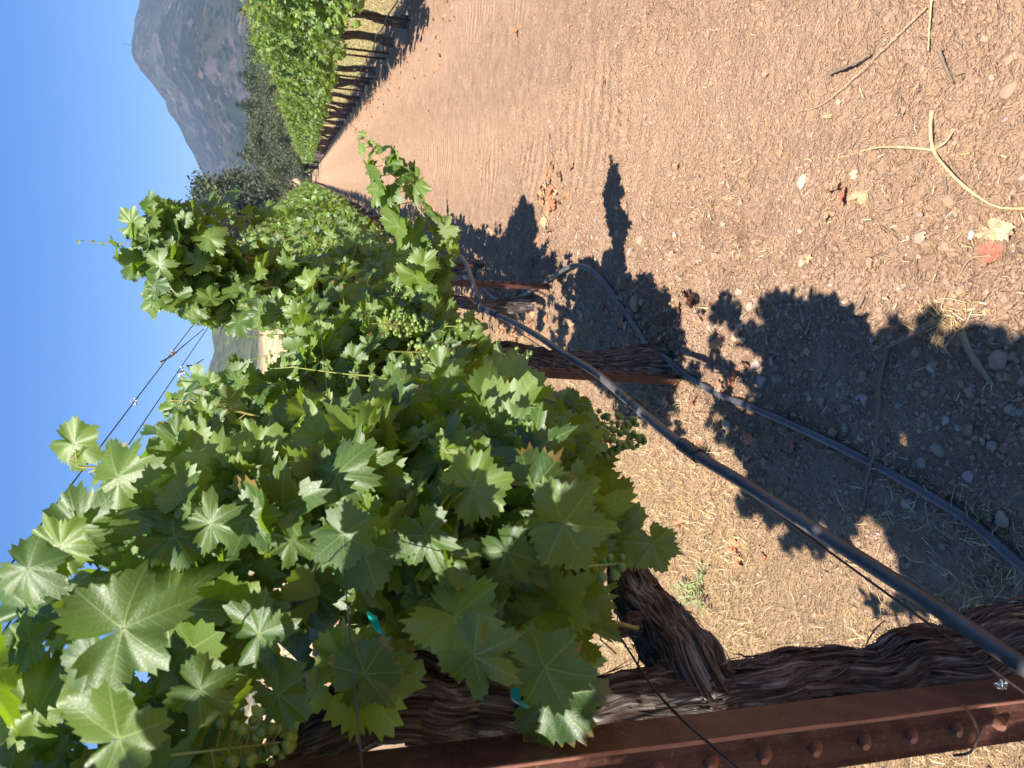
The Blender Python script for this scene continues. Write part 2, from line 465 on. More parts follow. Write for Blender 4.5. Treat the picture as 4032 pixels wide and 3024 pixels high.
k = NT('weathered wire'); M['wire'] = k.done(k.bsdf(k.mix(k.ss(k.noise(k.pos(), 3, 3), .4, .6), (.075, .055, .050), (.16, .075, .045)), .5, .5, None, .6))
k = NT('dark wire'); M['dwire'] = k.done(k.bsdf(k.mix(k.ss(k.noise(k.pos(), 8, 3), .4, .6), (.028, .024, .026), (.07, .055, .05)), .5, .4, None, .3))
k = NT('galvanised clip'); M['zinc'] = k.done(k.bsdf((.42, .42, .44), .4, .5, None, .7))
k = NT('teal tape'); M['teal'] = k.done(k.bsdf(k.mix(k.noise(k.pos(), 70, 2), (.0, .24, .20), (.01, .36, .30)), .35, .5))

def mat_stone():
    k = NT('field stone'); r = k.rnd(); p = k.pos()
    c = k.ramp(r, [(0.0, (.235, .145, .090)), (0.5, (.345, .222, .140)), (0.62, (.27, .225, .185)), (0.78, (.38, .31, .215)), (0.9, (.28, .205, .18)), (1.0, (.47, .42, .35))])
    c = k.mix(k.math('MULTIPLY', k.ss(k.noise(p, 70, 5), .38, .68), .55), c, k.mix(.5, c, (.16, .11, .075)))
    c = k.mix(.25, c, (.36, .235, .15))
    return k.done(k.bsdf(c, .9, .15, k.bump(k.noise(p, 220, 5, .65), .8, .003)))
M['stone'] = mat_stone()
def mat_twig():
    k = NT('dry cane'); r = k.rnd(); p = k.pos()
    c = k.mix(r, (.50, .36, .19), (.16, .115, .085))
    c = k.mix(k.math('MULTIPLY', k.ss(k.noise(p, 60, 4), .4, .7), .6), c, k.mix(.5, c, (.10, .065, .045)))
    return k.done(k.bsdf(c, .75, .2, k.bump(k.noise(p, 180, 3), .5, .001)))
M['twig'] = mat_twig()
def mat_straw():
    k = NT('dry straw'); r = k.rnd()
    return k.done(k.bsdf(k.ramp(r, [(0, (.24, .135, .060)), (.5, (.54, .37, .15)), (1, (.74, .60, .36))]), .7, .2))
M['straw'] = mat_straw()
k = NT('meadow grass'); M['meadow'] = k.done(k.bsdf(k.ramp(k.rnd(), [(0, (.16, .17, .055)), (.5, (.30, .28, .10)), (1, (.46, .38, .17))]), .7, .2))
M['weed'] = mat_leaf('weed leaf', False, top=((.12, .18, .07), (.20, .28, .11)), under=(.22, .28, .13), trans=(.3, .42, .1), tmix=.2, rough=.5)

def mat_soil():
    k = NT('vineyard soil'); p = k.pos()
    sp = k.n('ShaderNodeSeparateXYZ'); k.link(p, sp.inputs[0]); x, y = sp.outputs[0], sp.outputs[1]
    n0 = k.noise(p, .9, 4); n1 = k.noise(p, 7, 5, .6); n2 = k.noise(p, 60, 5, .65); n3 = k.noise(p, 230, 4, .65)
    xx = k.math('ADD', x, k.math('MULTIPLY', k.math('SUBTRACT', n0, .5), .9))
    c = k.ramp(n1, [(.28, (.285, .172, .104)), (.5, (.405, .254, .156)), (.72, (.500, .330, .212))])
    c = k.mix(k.math('MULTIPLY', k.ss(n2, .42, .7), .50), c, (.225, .140, .092))
    c = k.mix(k.math('MULTIPLY', k.ss(k.noise(p, 2.6, 4, .6), .52, .68), .35), c, (.30, .185, .115))
    c = k.mix(k.math('MULTIPLY', k.ss(n3, .55, .8), .45), c, (.68, .52, .38))
    # pale compacted wheel tracks
    tr = k.math('MAXIMUM', k.math('SUBTRACT', 1.0, k.ss(k.math('ABSOLUTE', k.math('SUBTRACT', xx, .38)), .15, .5)),
                k.math('SUBTRACT', 1.0, k.ss(k.math('ABSOLUTE', k.math('SUBTRACT', xx, 1.7)), .15, .45)))
    c = k.mix(k.math('MULTIPLY', tr, .40), c, (.500, .318, .196))
    # straw field on the far side of the near row
    lf = k.ss(xx, -.85, -1.25)
    c = k.mix(k.math('MULTIPLY', lf, .72), c, k.ramp(n2, [(.3, (.26, .165, .085)), (.55, (.40, .265, .140)), (.75, (.54, .39, .21))]))
    # thin green and orange verge beyond the other row
    rt = k.ss(xx, 3.1, 3.7)
    g = k.mix(k.ss(k.noise(p, 1.3, 4), .38, .62), (.40, .25, .115), (.24, .235, .095))
    c = k.mix(k.math('MULTIPLY', rt, .85), c, g)
    rip = k.math('SINE', k.math('ADD', k.math('MULTIPLY', y, 2 * pi / .135), k.math('MULTIPLY', k.noise(p, 1.6, 3), 9.0)))
    rip = k.math('MULTIPLY', rip, k.math('MULTIPLY', tr, k.math('MULTIPLY', k.ss(y, 2.6, 4.5), k.ss(k.noise(p, .7, 3), .40, .58))))
    n16 = k.noise(p, 17, 4, .6)
    h = k.math('ADD', k.math('ADD', n2, k.math('ADD', k.math('MULTIPLY', rip, .75), k.math('MULTIPLY', n16, 1.7))), k.math('ADD', k.math('MULTIPLY', n3, .55), k.math('ADD', k.math('MULTIPLY', k.voro(p, 48), -.55), k.math('MULTIPLY', k.voro(p, 125), -.45))))
    return k.done(k.bsdf(c, .95, .12, k.bump(h, 1.0, .019)))
M['soil'] = mat_soil()

# ------------------------------------------------------------------ ground
def lines(lo, hi, a, b, step, g):
    mid = np.arange(a, b, step); up = []; s = step; v = b
    while v < hi: up.append(v); s *= g; v += s
    up.append(hi); dn = []; s = step; v = a - step
    while v > lo: dn.append(v); s *= g; v -= s
    dn.append(lo)
    return np.concatenate([np.array(dn[::-1]), mid, np.array(up)])

def gz_fine(x, y, fade):
    d1, h1 = worley(x * 20 + .35 * vnoise(x * 30, y * 30), y * 20 + .35 * vnoise(x * 30, y * 30, seed=2), 3)
    d2, h2 = worley(x * 52, y * 52, 8)
    row = np.exp(-((x + .55) / .55) ** 2)
    c1 = np.clip(.62 - d1, 0, 1) * np.where(h1 > .45, 1, 0) * (.3 + h1)
    c2 = np.clip(.6 - d2, 0, 1) * (h2 > .35)
    pat = .5 + .9 * np.clip(vnoise(x * 2.3, y * 2.3, seed=45) + .45, 0, 1)
    return fade * pat * ((.023 + .009 * row) * c1 + .014 * c2 + .009 * fbm(x * 15, y * 15, oct=3, seed=21))
def gz_base(x, y):
    x = np.asarray(x, float); y = np.asarray(y, float)
    near = np.exp(-(y / 60.0) ** 2)
    z = .030 * fbm(x * 1.3, y * 1.3, oct=3, seed=4) * near + .016 * fbm(x * 4.5, y * 4.5, oct=2, seed=14) * near
    z = z + .03 * np.exp(-((x + .72) / .4) ** 2) * near * 0 
    for xt in (.38, 1.7):
        tr = np.exp(-((x - xt) / .22) ** 2)
        z = z - .012 * tr * near
        z = z + .0055 * tr * np.sin(y * 2 * pi / .115 + 1.3 * np.sin(x * 9)) * sstep(2.4, 5, y) * np.exp(-(y / 22) ** 2) * (.4 + .9 * np.clip(vnoise(x * 1.5, y * .8, seed=31) + .4, 0, 1))
    return z
def gz(x, y):
    x = np.asarray(x, float); y = np.asarray(y, float)
    return gz_base(x, y) + gz_fine(x, y, 1 - sstep(5, 9, np.hypot(x, y)))

gx = lines(-5000, 5000, -1.9, 1.9, .0095, 1.028)
gy = lines(-200, 6000, .9, 3.4, .0095, 1.0125)
GX, GY = np.meshgrid(gx, gy)
GZ = gz(GX, GY)
nx, ny = len(gx), len(gy)
i = np.arange(ny - 1)[:, None] * nx; j = np.arange(nx - 1)[None, :]
F = np.stack([i + j, i + j + 1, i + nx + j + 1, i + nx + j], -1).reshape(-1, 4)
mb = MB(); mb.add(np.stack([GX, GY, GZ], -1).reshape(-1, 3), F)
tag(mb.build('ground', M['soil']), kind='structure')

# ------------------------------------------------------------------ far terrain
def az_el(ox, oy):
    d = ray(ox, oy); return math.atan2(d[0], d[1]), d[2] / math.hypot(d[0], d[1])
def mat_mountain():
    k = NT('chaparral mountainside'); p = k.pos()
    n = k.noise(p, .004, 6, .6); n2 = k.noise(p, .03, 5, .6); v = k.voro(p, .055); n4 = k.noise(p, .011, 7, .70)
    c = k.ramp(n, [(.3, (.012, .017, .010)), (.5, (.028, .034, .018)), (.7, (.066, .062, .038))])
    rock = k.mix(n2, (.070, .052, .056), (.125, .095, .092))
    c = k.mix(k.math('MULTIPLY', k.ss(n4, .53, .60), .8), c, rock)
    c = k.mix(k.math('MULTIPLY', k.math('SUBTRACT', 1, k.ss(v, .30, .50)), .8), c, (.008, .014, .007))
    c = k.mix(k.math('MULTIPLY', k.ss(n2, .60, .68), .55), c, (.24, .185, .14))
    return k.done(k.bsdf(c, .95, .1, k.bump(k.math('ADD', k.noise(p, .03, 6, .65), k.math('MULTIPLY', v, -.5)), 1.0, 22.0)))
M['mountain'] = mat_mountain()

sk = [(557, 0), (530, 93), (517, 166), (520, 212), (550, 272), (597, 332), (617, 361), (647, 398), (663, 444), (703, 497), (736, 564), (776, 630), (802, 696), (836, 749), (855, 782)]
ske = [az_el(a * .5486, b * .5486) for a, b in sk]
ske = [(rad(75), .03), (rad(48), .05), (rad(30), .085), (rad(18), .155)] + ske + [(ske[-1][0] - rad(5), .085), (ske[-1][0] - rad(12), .05), (rad(-60), .03)]
ske = np.array(sorted(ske))
def terrain(name, prof, D0, D1, D2, na, nr, seed, amp, mat):
    az = np.linspace(prof[0, 0], prof[-1, 0], na)
    el = np.interp(az, prof[:, 0], prof[:, 1])
    rr = np.concatenate([np.linspace(D0, D1, nr), np.linspace(D1, D2, nr // 3)[1:]])
    A, R = np.meshgrid(az, rr); E = np.broadcast_to(el[None, :], A.shape)
    X, Y = R * np.sin(A), R * np.cos(A)
    t = (R - D0) / (D1 - D0)
    H = CAMH + E * D1
    up = np.where(t <= 1, .18 * sstep(0, 1, t) + .82 * np.clip(t, 0, 1) ** 1.25, 1 - sstep(1, (D2 - D0) / (D1 - D0), t))
    g = fbm(X / 260, Y / 260, oct=5, seed=seed); rid = 1 - np.abs(fbm(X / 330 + 9, Y / 330, oct=4, seed=seed + 3)) * 2.2
    Z = H * up + H * amp * (g * .8 + (rid - .6) * .6) * np.sin(np.clip(t, 0, 1) * pi) ** .8 + H * .030 * np.clip(t, 0, 1) * fbm(X / 70, Y / 70, oct=4, seed=seed + 8)
    Z = np.where(t < .02, -4, Z)
    n2, n1 = A.shape
    i = np.arange(n2 - 1)[:, None] * n1; j = np.arange(n1 - 1)[None, :]
    F = np.stack([i + j, i + n1 + j, i + n1 + j + 1, i + j + 1], -1).reshape(-1, 4)
    m = MB(); m.add(np.stack([X, Y, Z], -1).reshape(-1, 3), F)
    return tag(m.build(name, mat), kind='structure')
terrain('mountain', ske, 800, 2500, 3600, 420, 150, 3, .16, M['mountain'])

def mat_hill():
    k = NT('oak hill'); p = k.pos()
    sp = k.n('ShaderNodeSeparateXYZ'); k.link(p, sp.inputs[0])
    n = k.noise(p, .012, 5, .6); n2 = k.noise(p, .09, 4); v = k.voro(p, .11)
    c = k.mix(n2, (.46, .315, .16), (.58, .42, .23))
    zz = k.math('ADD', sp.outputs[2], k.math('MULTIPLY', k.math('SUBTRACT', n, .5), 80.0))
    wood = k.mix(k.ss(v, .15, .6), (.022, .032, .014), (.075, .085, .040))
    c = k.mix(k.ss(zz, 26, 44), c, wood)
    return k.done(k.bsdf(c, .95, .1, k.bump(k.math('MULTIPLY', v, -1.0), 1.0, 6.0)))
M['hill'] = mat_hill()
hk = [(470, 640), (458, 690), (456, 725), (463, 760), (452, 790), (446, 830), (452, 900), (440, 1000)]
hke = [az_el(a, b) for a, b in hk]
hke = np.array(sorted([(rad(-80), .09), (rad(-55), .10)] + hke + [(hke[0][0] + rad(4), .10), (hke[0][0] + rad(8), .06), (hke[0][0] + rad(14), .025), (hke[0][0] + rad(22), .0)]))
terrain('hills', hke, 260, 950, 1500, 260, 90, 15, .07, M['hill'])

# ------------------------------------------------------------------ trees
def mat_tree(name, a, b):
    k = NT(name); r = k.rnd()
    c = k.mix(r, a, b)
    p = k.bsdf(c, .55, .3); tr = k.n('ShaderNodeBsdfTranslucent'); k.link(k.mix(.5, c, (.16, .2, .03)), tr.inputs[0])
    mx = k.n('ShaderNodeMixShader'); mx.inputs[0].default_value = .2; k.link(p, mx.inputs[1]); k.link(tr.outputs[0], mx.inputs[2]); return k.done(mx.outputs[0])
M['oak'] = mat_tree('oak leaves', (.036, .052, .028), (.105, .122, .062))
M['fir'] = mat_tree('fir needles', (.026, .044, .028), (.075, .098, .056))
M['oliv'] = mat_tree('pale leaves', (.050, .068, .038), (.120, .140, .074))
k = NT('tree bark'); M['tbark'] = k.done(k.bsdf(k.mix(k.noise(k.obj(), 4, 4), (.06, .045, .035), (.13, .10, .08)), .9, .1))

def clumps(m, rng, P, S, nb, mat=0, flat=.6):
    """leaf-sized bent quads around clump centres"""
    n = len(P); k = nb
    Q = np.repeat(P, k, 0) + rng.normal(0, 1, (n * k, 3)) * np.repeat(S, k)[:, None] * np.array([.5, .5, .5 * flat])
    d = nrm(rng.normal(0, 1, (n * k, 3))); e = nrm(np.cross(d, rng.normal(0, 1, (n * k, 3))))
    s = np.repeat(S, k) * rng.uniform(.10, .22, n * k)
    V = np.stack([Q - d * s[:, None], Q + e * s[:, None] * .55, Q + d * s[:, None], Q - e * s[:, None] * .55], 1)
    F = np.arange(n * k * 4).reshape(-1, 4)
    m.add(V.reshape(-1, 3), F, None, np.repeat(np.clip(np.repeat(rng.uniform(0, 1, n), k) * .7 + rng.uniform(0, .4, n * k), 0, 1), 4), mat)

def make_tree(kind, loc, h, w, seed, label, cat='tree', nb=60):
    rng = np.random.default_rng(seed)
    t = empty('fir_tree' if kind == 'fir' else 'oak_tree', loc)
    tag(t, label, cat, 'trees beyond the vineyard')
    m = MB(); P = catmull([(0, 0, -1), (rng.normal(0, .02) * h, rng.normal(0, .02) * h, h * .35), (rng.normal(0, .03) * h, rng.normal(0, .03) * h, h * .93)], 9)
    tube(m, P, np.linspace(.035 * h if kind != 'fir' else .022 * h, .004 * h, 9), 8)
    cr = MB()
    if kind == 'fir':
        n = 150; z = rng.uniform(.10, 1, n) ** .9; a = rng.uniform(0, 2 * pi, n); lev = np.round(z * 16) / 16
        rr = w * .5 * (1 - lev) ** .75 * rng.uniform(.55, 1.12, n)
        for q in np.linspace(.25, 1, 4):
            C = np.stack([np.cos(a) * rr * q, np.sin(a) * rr * q, lev * h - rr * q * .22 + rng.normal(0, .01, n) * h], -1)
            clumps(cr, rng, C, np.full(n, .085 * h) * (1.15 - lev * .7), 18, 0, .45)
        top = np.stack([np.zeros(12), np.zeros(12), np.linspace(.88, 1.0, 12) * h], -1); clumps(cr, rng, top, np.full(12, .03 * h), 10)
        for q in range(14):
            zz = rng.uniform(.15, .75); aa = rng.uniform(0, 6.28); L = w * .45 * (1 - zz) ** .75
            tube(m, [(0, 0, zz * h), (cos(aa) * L, sin(aa) * L, zz * h - L * .2)], [.006 * h, .002 * h], 4)
    else:
        nl = 13
        for q in range(nl):
            a = rng.uniform(0, 2 * pi); zz = rng.uniform(.38, .92)
            env = math.sqrt(max(0, 1 - ((zz - .58) / .46) ** 2))
            r_ = w * .5 * env * rng.uniform(.35, 1.0)
            c = np.array([cos(a) * r_, sin(a) * r_, zz * h])
            tube(m, catmull([(0, 0, max(.2, zz - .3) * h), c * np.array([.5, .5, 1]) - (0, 0, .06 * h), c], 5), np.linspace(.012 * h, .003 * h, 5), 5)
            k_ = 13; C = c + nrm(rng.normal(0, 1, (k_, 3))) * rng.uniform(.3, 1, (k_, 1)) * np.array([w * .2, w * .2, h * .12])
            clumps(cr, rng, C, rng.uniform(.06, .11, k_) * h, nb)
    m.build('trunk', M['tbark'], t)
    cr.build('crown', M['fir'] if kind == 'fir' else M[{'oak': 'oak', 'pale': 'oliv'}[kind]], t)
    return t
def tree_px(kind, ox, oy, dist, w, seed, label, **kw):
    d = ray(ox, oy); d = d / math.hypot(d[0], d[1]); top = C0 + d * dist
    return make_tree(kind, (top[0], top[1], 0), top[2], w, seed, label, **kw)
tree_px('oak', 392, 450, 140, 11, 1, 'tall dark oak standing closest behind the near vine row', nb=90)
tree_px('oak', 468, 424, 160, 8.5, 2, 'dark rounded oak at the foot of the mountain ridge end', nb=90)
tree_px('oak', 430, 475, 135, 15, 27, 'dark oak half hidden behind the tall vine shoots', nb=90)
tree_px('pale', 548, 376, 270, 13, 3, 'pale olive tree closing the far end of the aisle')
tree_px('oak', 560, 398, 265, 13, 4, 'low dark tree where the aisle vanishes between rows')
tree_px('fir', 514, 334, 120, 7.5, 5, 'narrow pointed fir above the distant end of the rows')
tree_px('pale', 531, 308, 112, 9, 6, 'broad olive green tree beside the narrow pointed fir')
tree_px('oak', 536, 276, 118, 9, 7, 'round topped tree midway along the far treeline')
tree_px('fir', 512, 226, 125, 10, 8, 'widest pointed fir of the treeline below the mountain')
tree_px('oak', 527, 250, 130, 8, 9, 'grey green tree leaning on the widest pointed fir')
tree_px('fir', 518, 160, 128, 7, 10, 'slim fir rising above the tallest bulge of the far row')
tree_px('oak', 524, 192, 124, 9, 11, 'bushy tree between the two sharp tipped firs')
tree_px('oak', 528, 120, 120, 9, 12, 'bushy tree just behind the vine tips across the aisle')
tree_px('pale', 533, 70, 118, 10, 13, 'dull green tree behind the nearest vines across the aisle')
tree_px('fir', 520, 22, 122, 9, 14, 'dark fir at the picture edge under the summit')
for q, (oy, ox, dd) in enumerate([(352, 566, 120), (300, 566, 95), (255, 560, 95), (215, 556, 90), (170, 560, 88), (120, 556, 92), (60, 556, 90)]):
    tree_px('pale' if q % 2 else 'oak', ox, oy, dd, 8, 40 + q, ['low olive bush peeking over the far tip of the row', 'squat dark bush over the shrinking row end', 'low pale bush in front of the broad olive tree', 'squat dark bush in front of the widest fir', 'low pale bush in front of the slim fir', 'squat dark bush behind the row peak', 'low pale bush behind the nearest leafy hump'][q], cat='bush', nb=50)

for q, (bx, by, bh, bw, lab) in enumerate([(-.4, 258, 6.0, 7, 'dark bush closing the aisle between the vanishing rows'), (2.6, 262, 7.0, 8, 'bushy crown rising just past the end of the aisle')]):
    make_tree('oak', (bx, by, -1.6), bh, bw, 200 + q, lab, cat='bush', nb=50)
# oak woodland on the straw hill: one mass
rng = np.random.default_rng(77)
m = MB(); pts = []
for q in range(150):
    a = rad(rng.uniform(-40, -4)); r_ = rng.uniform(300, 560)
    if vnoise(np.array([a * 12]), np.array([r_ / 60]), seed=5)[0] < -.05 : continue
    pts.append((r_ * sin(a), r_ * cos(a), max(0, (r_ - 300) * .055) + 3 + rng.uniform(0, 3)))
pts = np.array(pts); 
for q in range(6):
    clumps(m, rng, pts + rng.normal(0, 2.0, pts.shape) * np.array([1, 1, .6]), np.full(len(pts), 4.2), 12)
tag(m.build('oak_woodland', M['oak']), 'dark oaks scattered over the dry straw hill', 'woodland', kind='stuff')

# mast on the summit
d = ray(283, 97); d = d / math.hypot(d[0], d[1]); top = C0 + d * 2490
m = MB(); tube(m, [(0, 0, -30), (0, 0, 26)], [1.1, .5], 6)
for zz in (6, 13, 20): tube(m, [(-4, 0, zz), (4, 0, zz)], .5, 5)
tag(m.build('radio_mast', M['dwire'], loc=top), 'tiny dark mast on the mountain summit', 'mast')

# ------------------------------------------------------------------ grape leaves
def leaf_outline(npts, depth, seed, teeth=True):
    rg = np.random.default_rng(seed)
    A = np.array([0, 13, 29, 40, 54, 68, 86, 98, 114, 132, 152, 168, 180.0])
    R = np.array([1.0, .88, .67, .76, .92, .82, .62, .74, .82, .77, .71, .57, .10])
    R = R.copy(); R[[2, 6]] *= (1.18 - .36 * depth); R[[3, 7]] *= (1.06 - .16 * depth)
    R[3:-1] *= 1.04
    a = -pi + (np.arange(npts) + .5) * 2 * pi / npts
    side = a < 0
    out = np.zeros(npts)
    for sd in (True, False):
        RR = R * rg.uniform(.90, 1.10, len(R))
        mk = side == sd
        out[mk] = np.interp(np.abs(np.degrees(a[mk])), A, RR)
    base = out.copy()
    if teeth:
        w = np.where(np.abs(a) > rad(166), 0, 1)
        out = out * (1 + w * np.where(np.arange(npts) % 2 == 0, .075, -.075) * rg.uniform(.25, 1.6, npts))
    return a, out, base
_lt = {}
def leaf_template(res, var):
    key = (res, var)
    if key in _lt: return _lt[key]
    npts, rings = {'A': (64, (.22, .45, .68, .86, 1.0)), 'B': (48, (.35, .7, 1.0)), 'C': (18, (.55, 1.0)), 'D': (9, (1.0,))}[res]
    a, r, base = leaf_outline(npts, [.0, .5, .9, 1.25, .25, .7][var], 100 + var, res in 'AB')
    pts = [np.zeros((1, 2))]; ss = [np.zeros(1)]; aa = [np.zeros(1)]
    for s in rings:
        mixr = base * (1 - s ** 3) + r * s ** 3
        pts.append(np.stack([np.sin(a) * mixr * s, np.cos(a) * mixr * s], -1)); ss.append(np.full(npts, s)); aa.append(a)
    P = np.concatenate(pts); S = np.concatenate(ss); Aa = np.concatenate(aa)
    j = np.arange(npts); k = (j + 1) % npts
    gapless = j != npts - 1          # keep the petiole sinus open
    F = [np.stack([np.zeros(npts, int), 1 + k, 1 + j], -1)[gapless]]
    for q in range(len(rings) - 1):
        o = 1 + q * npts
        f1 = np.stack([o + j, o + k, o + npts + k], -1)[gapless]; f2 = np.stack([o + j, o + npts + k, o + npts + j], -1)[gapless]
        F += [f1, f2]
    _lt[key] = (P, S, Aa, np.concatenate(F)); return _lt[key]

def add_leaves(mb, rng, P, N, T, S, res, rnd=None, mat=0, curl=1.0):
    P = np.asarray(P, float).reshape(-1, 3); n = len(P)
    if n == 0: return
    N = nrm(np.broadcast_to(N, (n, 3))); T = np.broadcast_to(T, (n, 3))
    T = nrm(T - N * np.sum(T * N, 1, keepdims=True)); Xa = np.cross(T, N)
    S = np.broadcast_to(np.asarray(S, float), (n,)); rnd = rng.uniform(0, 1, n) if rnd is None else np.broadcast_to(rnd, (n,))
    var = rng.integers(0, 6, n)
    for v in range(6):
        ix = np.where(var == v)[0]
        if len(ix) == 0: continue
        L, s, a, F = leaf_template(res, v); m = len(L); c = len(ix)
        x = np.broadcast_to(L[None, :, 0], (c, m)); y = np.broadcast_to(L[None, :, 1], (c, m))
        u = lambda lo, hi: rng.uniform(lo, hi, (c, 1))
        z = u(-.10, .40) * curl * np.abs(x) - u(.05, .38) * curl * x * x - u(-.05, .30) * curl * np.sign(y) * y * y
        z = z + u(.02, .085) * curl * s[None] ** 2 * np.sin(u(4, 9) * a[None] + u(0, 6.3)) + u(-.25, .25) * curl * x * y
        # blade sags a little between the main veins
        z = z + .018 * curl * s[None] * np.cos(a[None] * 360 / 54.0)
        sx = u(.9, 1.12)
        V = P[ix][:, None] + S[ix][:, None, None] * (Xa[ix][:, None] * (x * sx)[..., None] + T[ix][:, None] * y[..., None] + N[ix][:, None] * z[..., None])
        FF = (np.arange(c) * m)[:, None, None] + F[None]
        mb.add(V.reshape(-1, 3), FF.reshape(-1, 3), np.tile(L, (c, 1)), np.repeat(rnd[ix], m), mat)

def place_leaves(mb, rng, node, outdir, size, res, pet=True, rnd=None):
    """leaf blades on petioles leaving `node` along outdir"""
    n = len(node)
    if n == 0: return
    outdir = nrm(outdir)
    pl = size * rng.uniform(.6, 1.05, n)
    base = node + (outdir + np.array([0, 0, .25])) * pl[:, None]
    if CULL[0]:
        kp = keep_leaf(base, nrm(outdir * .65 + np.array([0, 0, -.75])) * (np.broadcast_to(size, (n,)) * 1.05)[:, None])
        node, outdir, base = node[kp], outdir[kp], base[kp]; size = np.broadcast_to(size, (n,))[kp]
        rnd = None if rnd is None else np.broadcast_to(rnd, (n,))[kp]; n = len(node)
        if n == 0: return
    N = nrm(outdir * .40 + SUNV * .66 + np.array([0, 0, .12]) + rng.normal(0, .44, (n, 3)))
    T = outdir * .65 + np.array([0, 0, -.75]) + rng.normal(0, .42, (n, 3))
    r = rng.uniform(0, 1, n) if rnd is None else rnd
    add_leaves(mb, rng, base, N, T, size, res, r, 0, 1.55)
    if pet:
        mid = (node + base) / 2 + np.array([0, 0, .012])
        tubes4(mb, node, mid, base, .0017, .0013, 1, rng.uniform(0, .8, n))

def shoot_nodes(P, step, rng):
    L = np.concatenate([[0], np.cumsum(np.linalg.norm(np.diff(P, axis=0), axis=1))])
    t = np.arange(step, L[-1], step); t = t + rng.normal(0, step * .15, len(t)); t = np.clip(t, 0, L[-1])
    return np.stack([np.interp(t, L, P[:, k]) for k in range(3)], -1), L[-1] - t

def grow_shoot(mb, rng, pts, size, res, step=.06, tiplen=.35, r0=.0042, xc=None, double=.45, young=True, cane=True):
    P = catmull(pts, 14); P = P + rng.normal(0, .006, P.shape) * np.linspace(0, 1, len(P))[:, None]
    if CULL[0]:
        ox, oy = proj(P); v = (ox > -100) & (ox < 2330) & (oy > -60) & (oy < 1760); bad = v & ~inside(ox, oy); lt = P[:, 1] + .70 * P[:, 2]; bad |= ((lt > 2.4) & (lt < 2.85) & (P[:, 0] < -.4)) | ((lt > 4.3) & (lt < 4.9)) | (np.linalg.norm(P - C0, axis=1) < .8)
        if bad[2:].any():
            P = P[:2 + int(np.argmax(bad[2:]))]
            if len(P) < 7: return
    if cane: tube(mb, P, np.linspace(r0, .0014, len(P)), 6, 1, False, rng.uniform(0, .9))
    nd, rem = shoot_nodes(P, step, rng)
    n = len(nd)
    ax = nrm(P[-1] - P[0]); ref = nrm(np.cross(ax, [0.3, 1, .2])); b = np.cross(ax, ref)
    ph = rng.uniform(0, 6.3); al = np.where(np.arange(n) % 2 == 0, 0, pi) + ph + rng.normal(0, .5, n)
    od = ref[None] * np.cos(al)[:, None] + b[None] * np.sin(al)[:, None]
    if xc is not None:
        od[:, 0] += np.sign(nd[:, 0] - xc + 1e-3) * .55
    sz = size * np.clip(rem / tiplen, .22, 1) * rng.uniform(.55, 1.18, n)
    rn = np.clip(rng.uniform(0, .8, n) + (.55 * np.clip(1 - rem / tiplen, 0, 1) if young else 0), 0, 1)
    place_leaves(mb, rng, nd, od, sz, res, True, rn)
    mk = (rng.uniform(0, 1, n) < double) & (rem > tiplen * .5)
    if mk.any():
        od2 = od[mk] * -.6 + rng.normal(0, .5, (mk.sum(), 3))
        place_leaves(mb, rng, nd[mk] + rng.normal(0, .02, (mk.sum(), 3)), od2, sz[mk] * rng.uniform(.45, .8, mk.sum()), res, True)

def fill_leaves(mb, rng, n, xc, hw, y0, y1, zb, zt, size, res, faces=(-1, 1), pet=False, dens=None):
    y = rng.uniform(y0, y1, n)
    if dens is not None: y = y[rng.uniform(0, 1, n) < dens(y)]; n = len(y)
    z = zb(y) + (zt(y) - zb(y)) * rng.uniform(0, 1, n)
    sd = rng.choice(np.array(faces), n)
    w = hw * (1.08 - .58 * np.clip((z - zb(y)) / (zt(y) - zb(y)), 0, 1) ** 1.5) * (.85 + .3 * vnoise(y * 3, z * 3, seed=61))
    x = xc + sd * w * (1 - .45 * rng.uniform(0, 1, n) ** 2)
    od = np.stack([sd * 1.0, rng.normal(0, .45, n), rng.normal(.05, .3, n)], -1)
    place_leaves(mb, rng, np.stack([x, y, z], -1) - nrm(od) * .05, od, size * rng.uniform(.65, 1.12, n), res, pet)

def volume_leaves(mb, rng, n, x0, x1, y0, y1, size, res):
    x = rng.uniform(x0, x1, n); y = rng.uniform(y0, y1, n); z = zb_near(y) + (zt_near(y) - zb_near(y)) * rng.uniform(0, 1, n)
    od = np.stack([rng.normal(.5, .5, n), rng.normal(-.45, .45, n), rng.normal(.1, .35, n)], -1)
    place_leaves(mb, rng, np.stack([x, y, z], -1), od, size * rng.uniform(.42, 1.2, n), res, False)

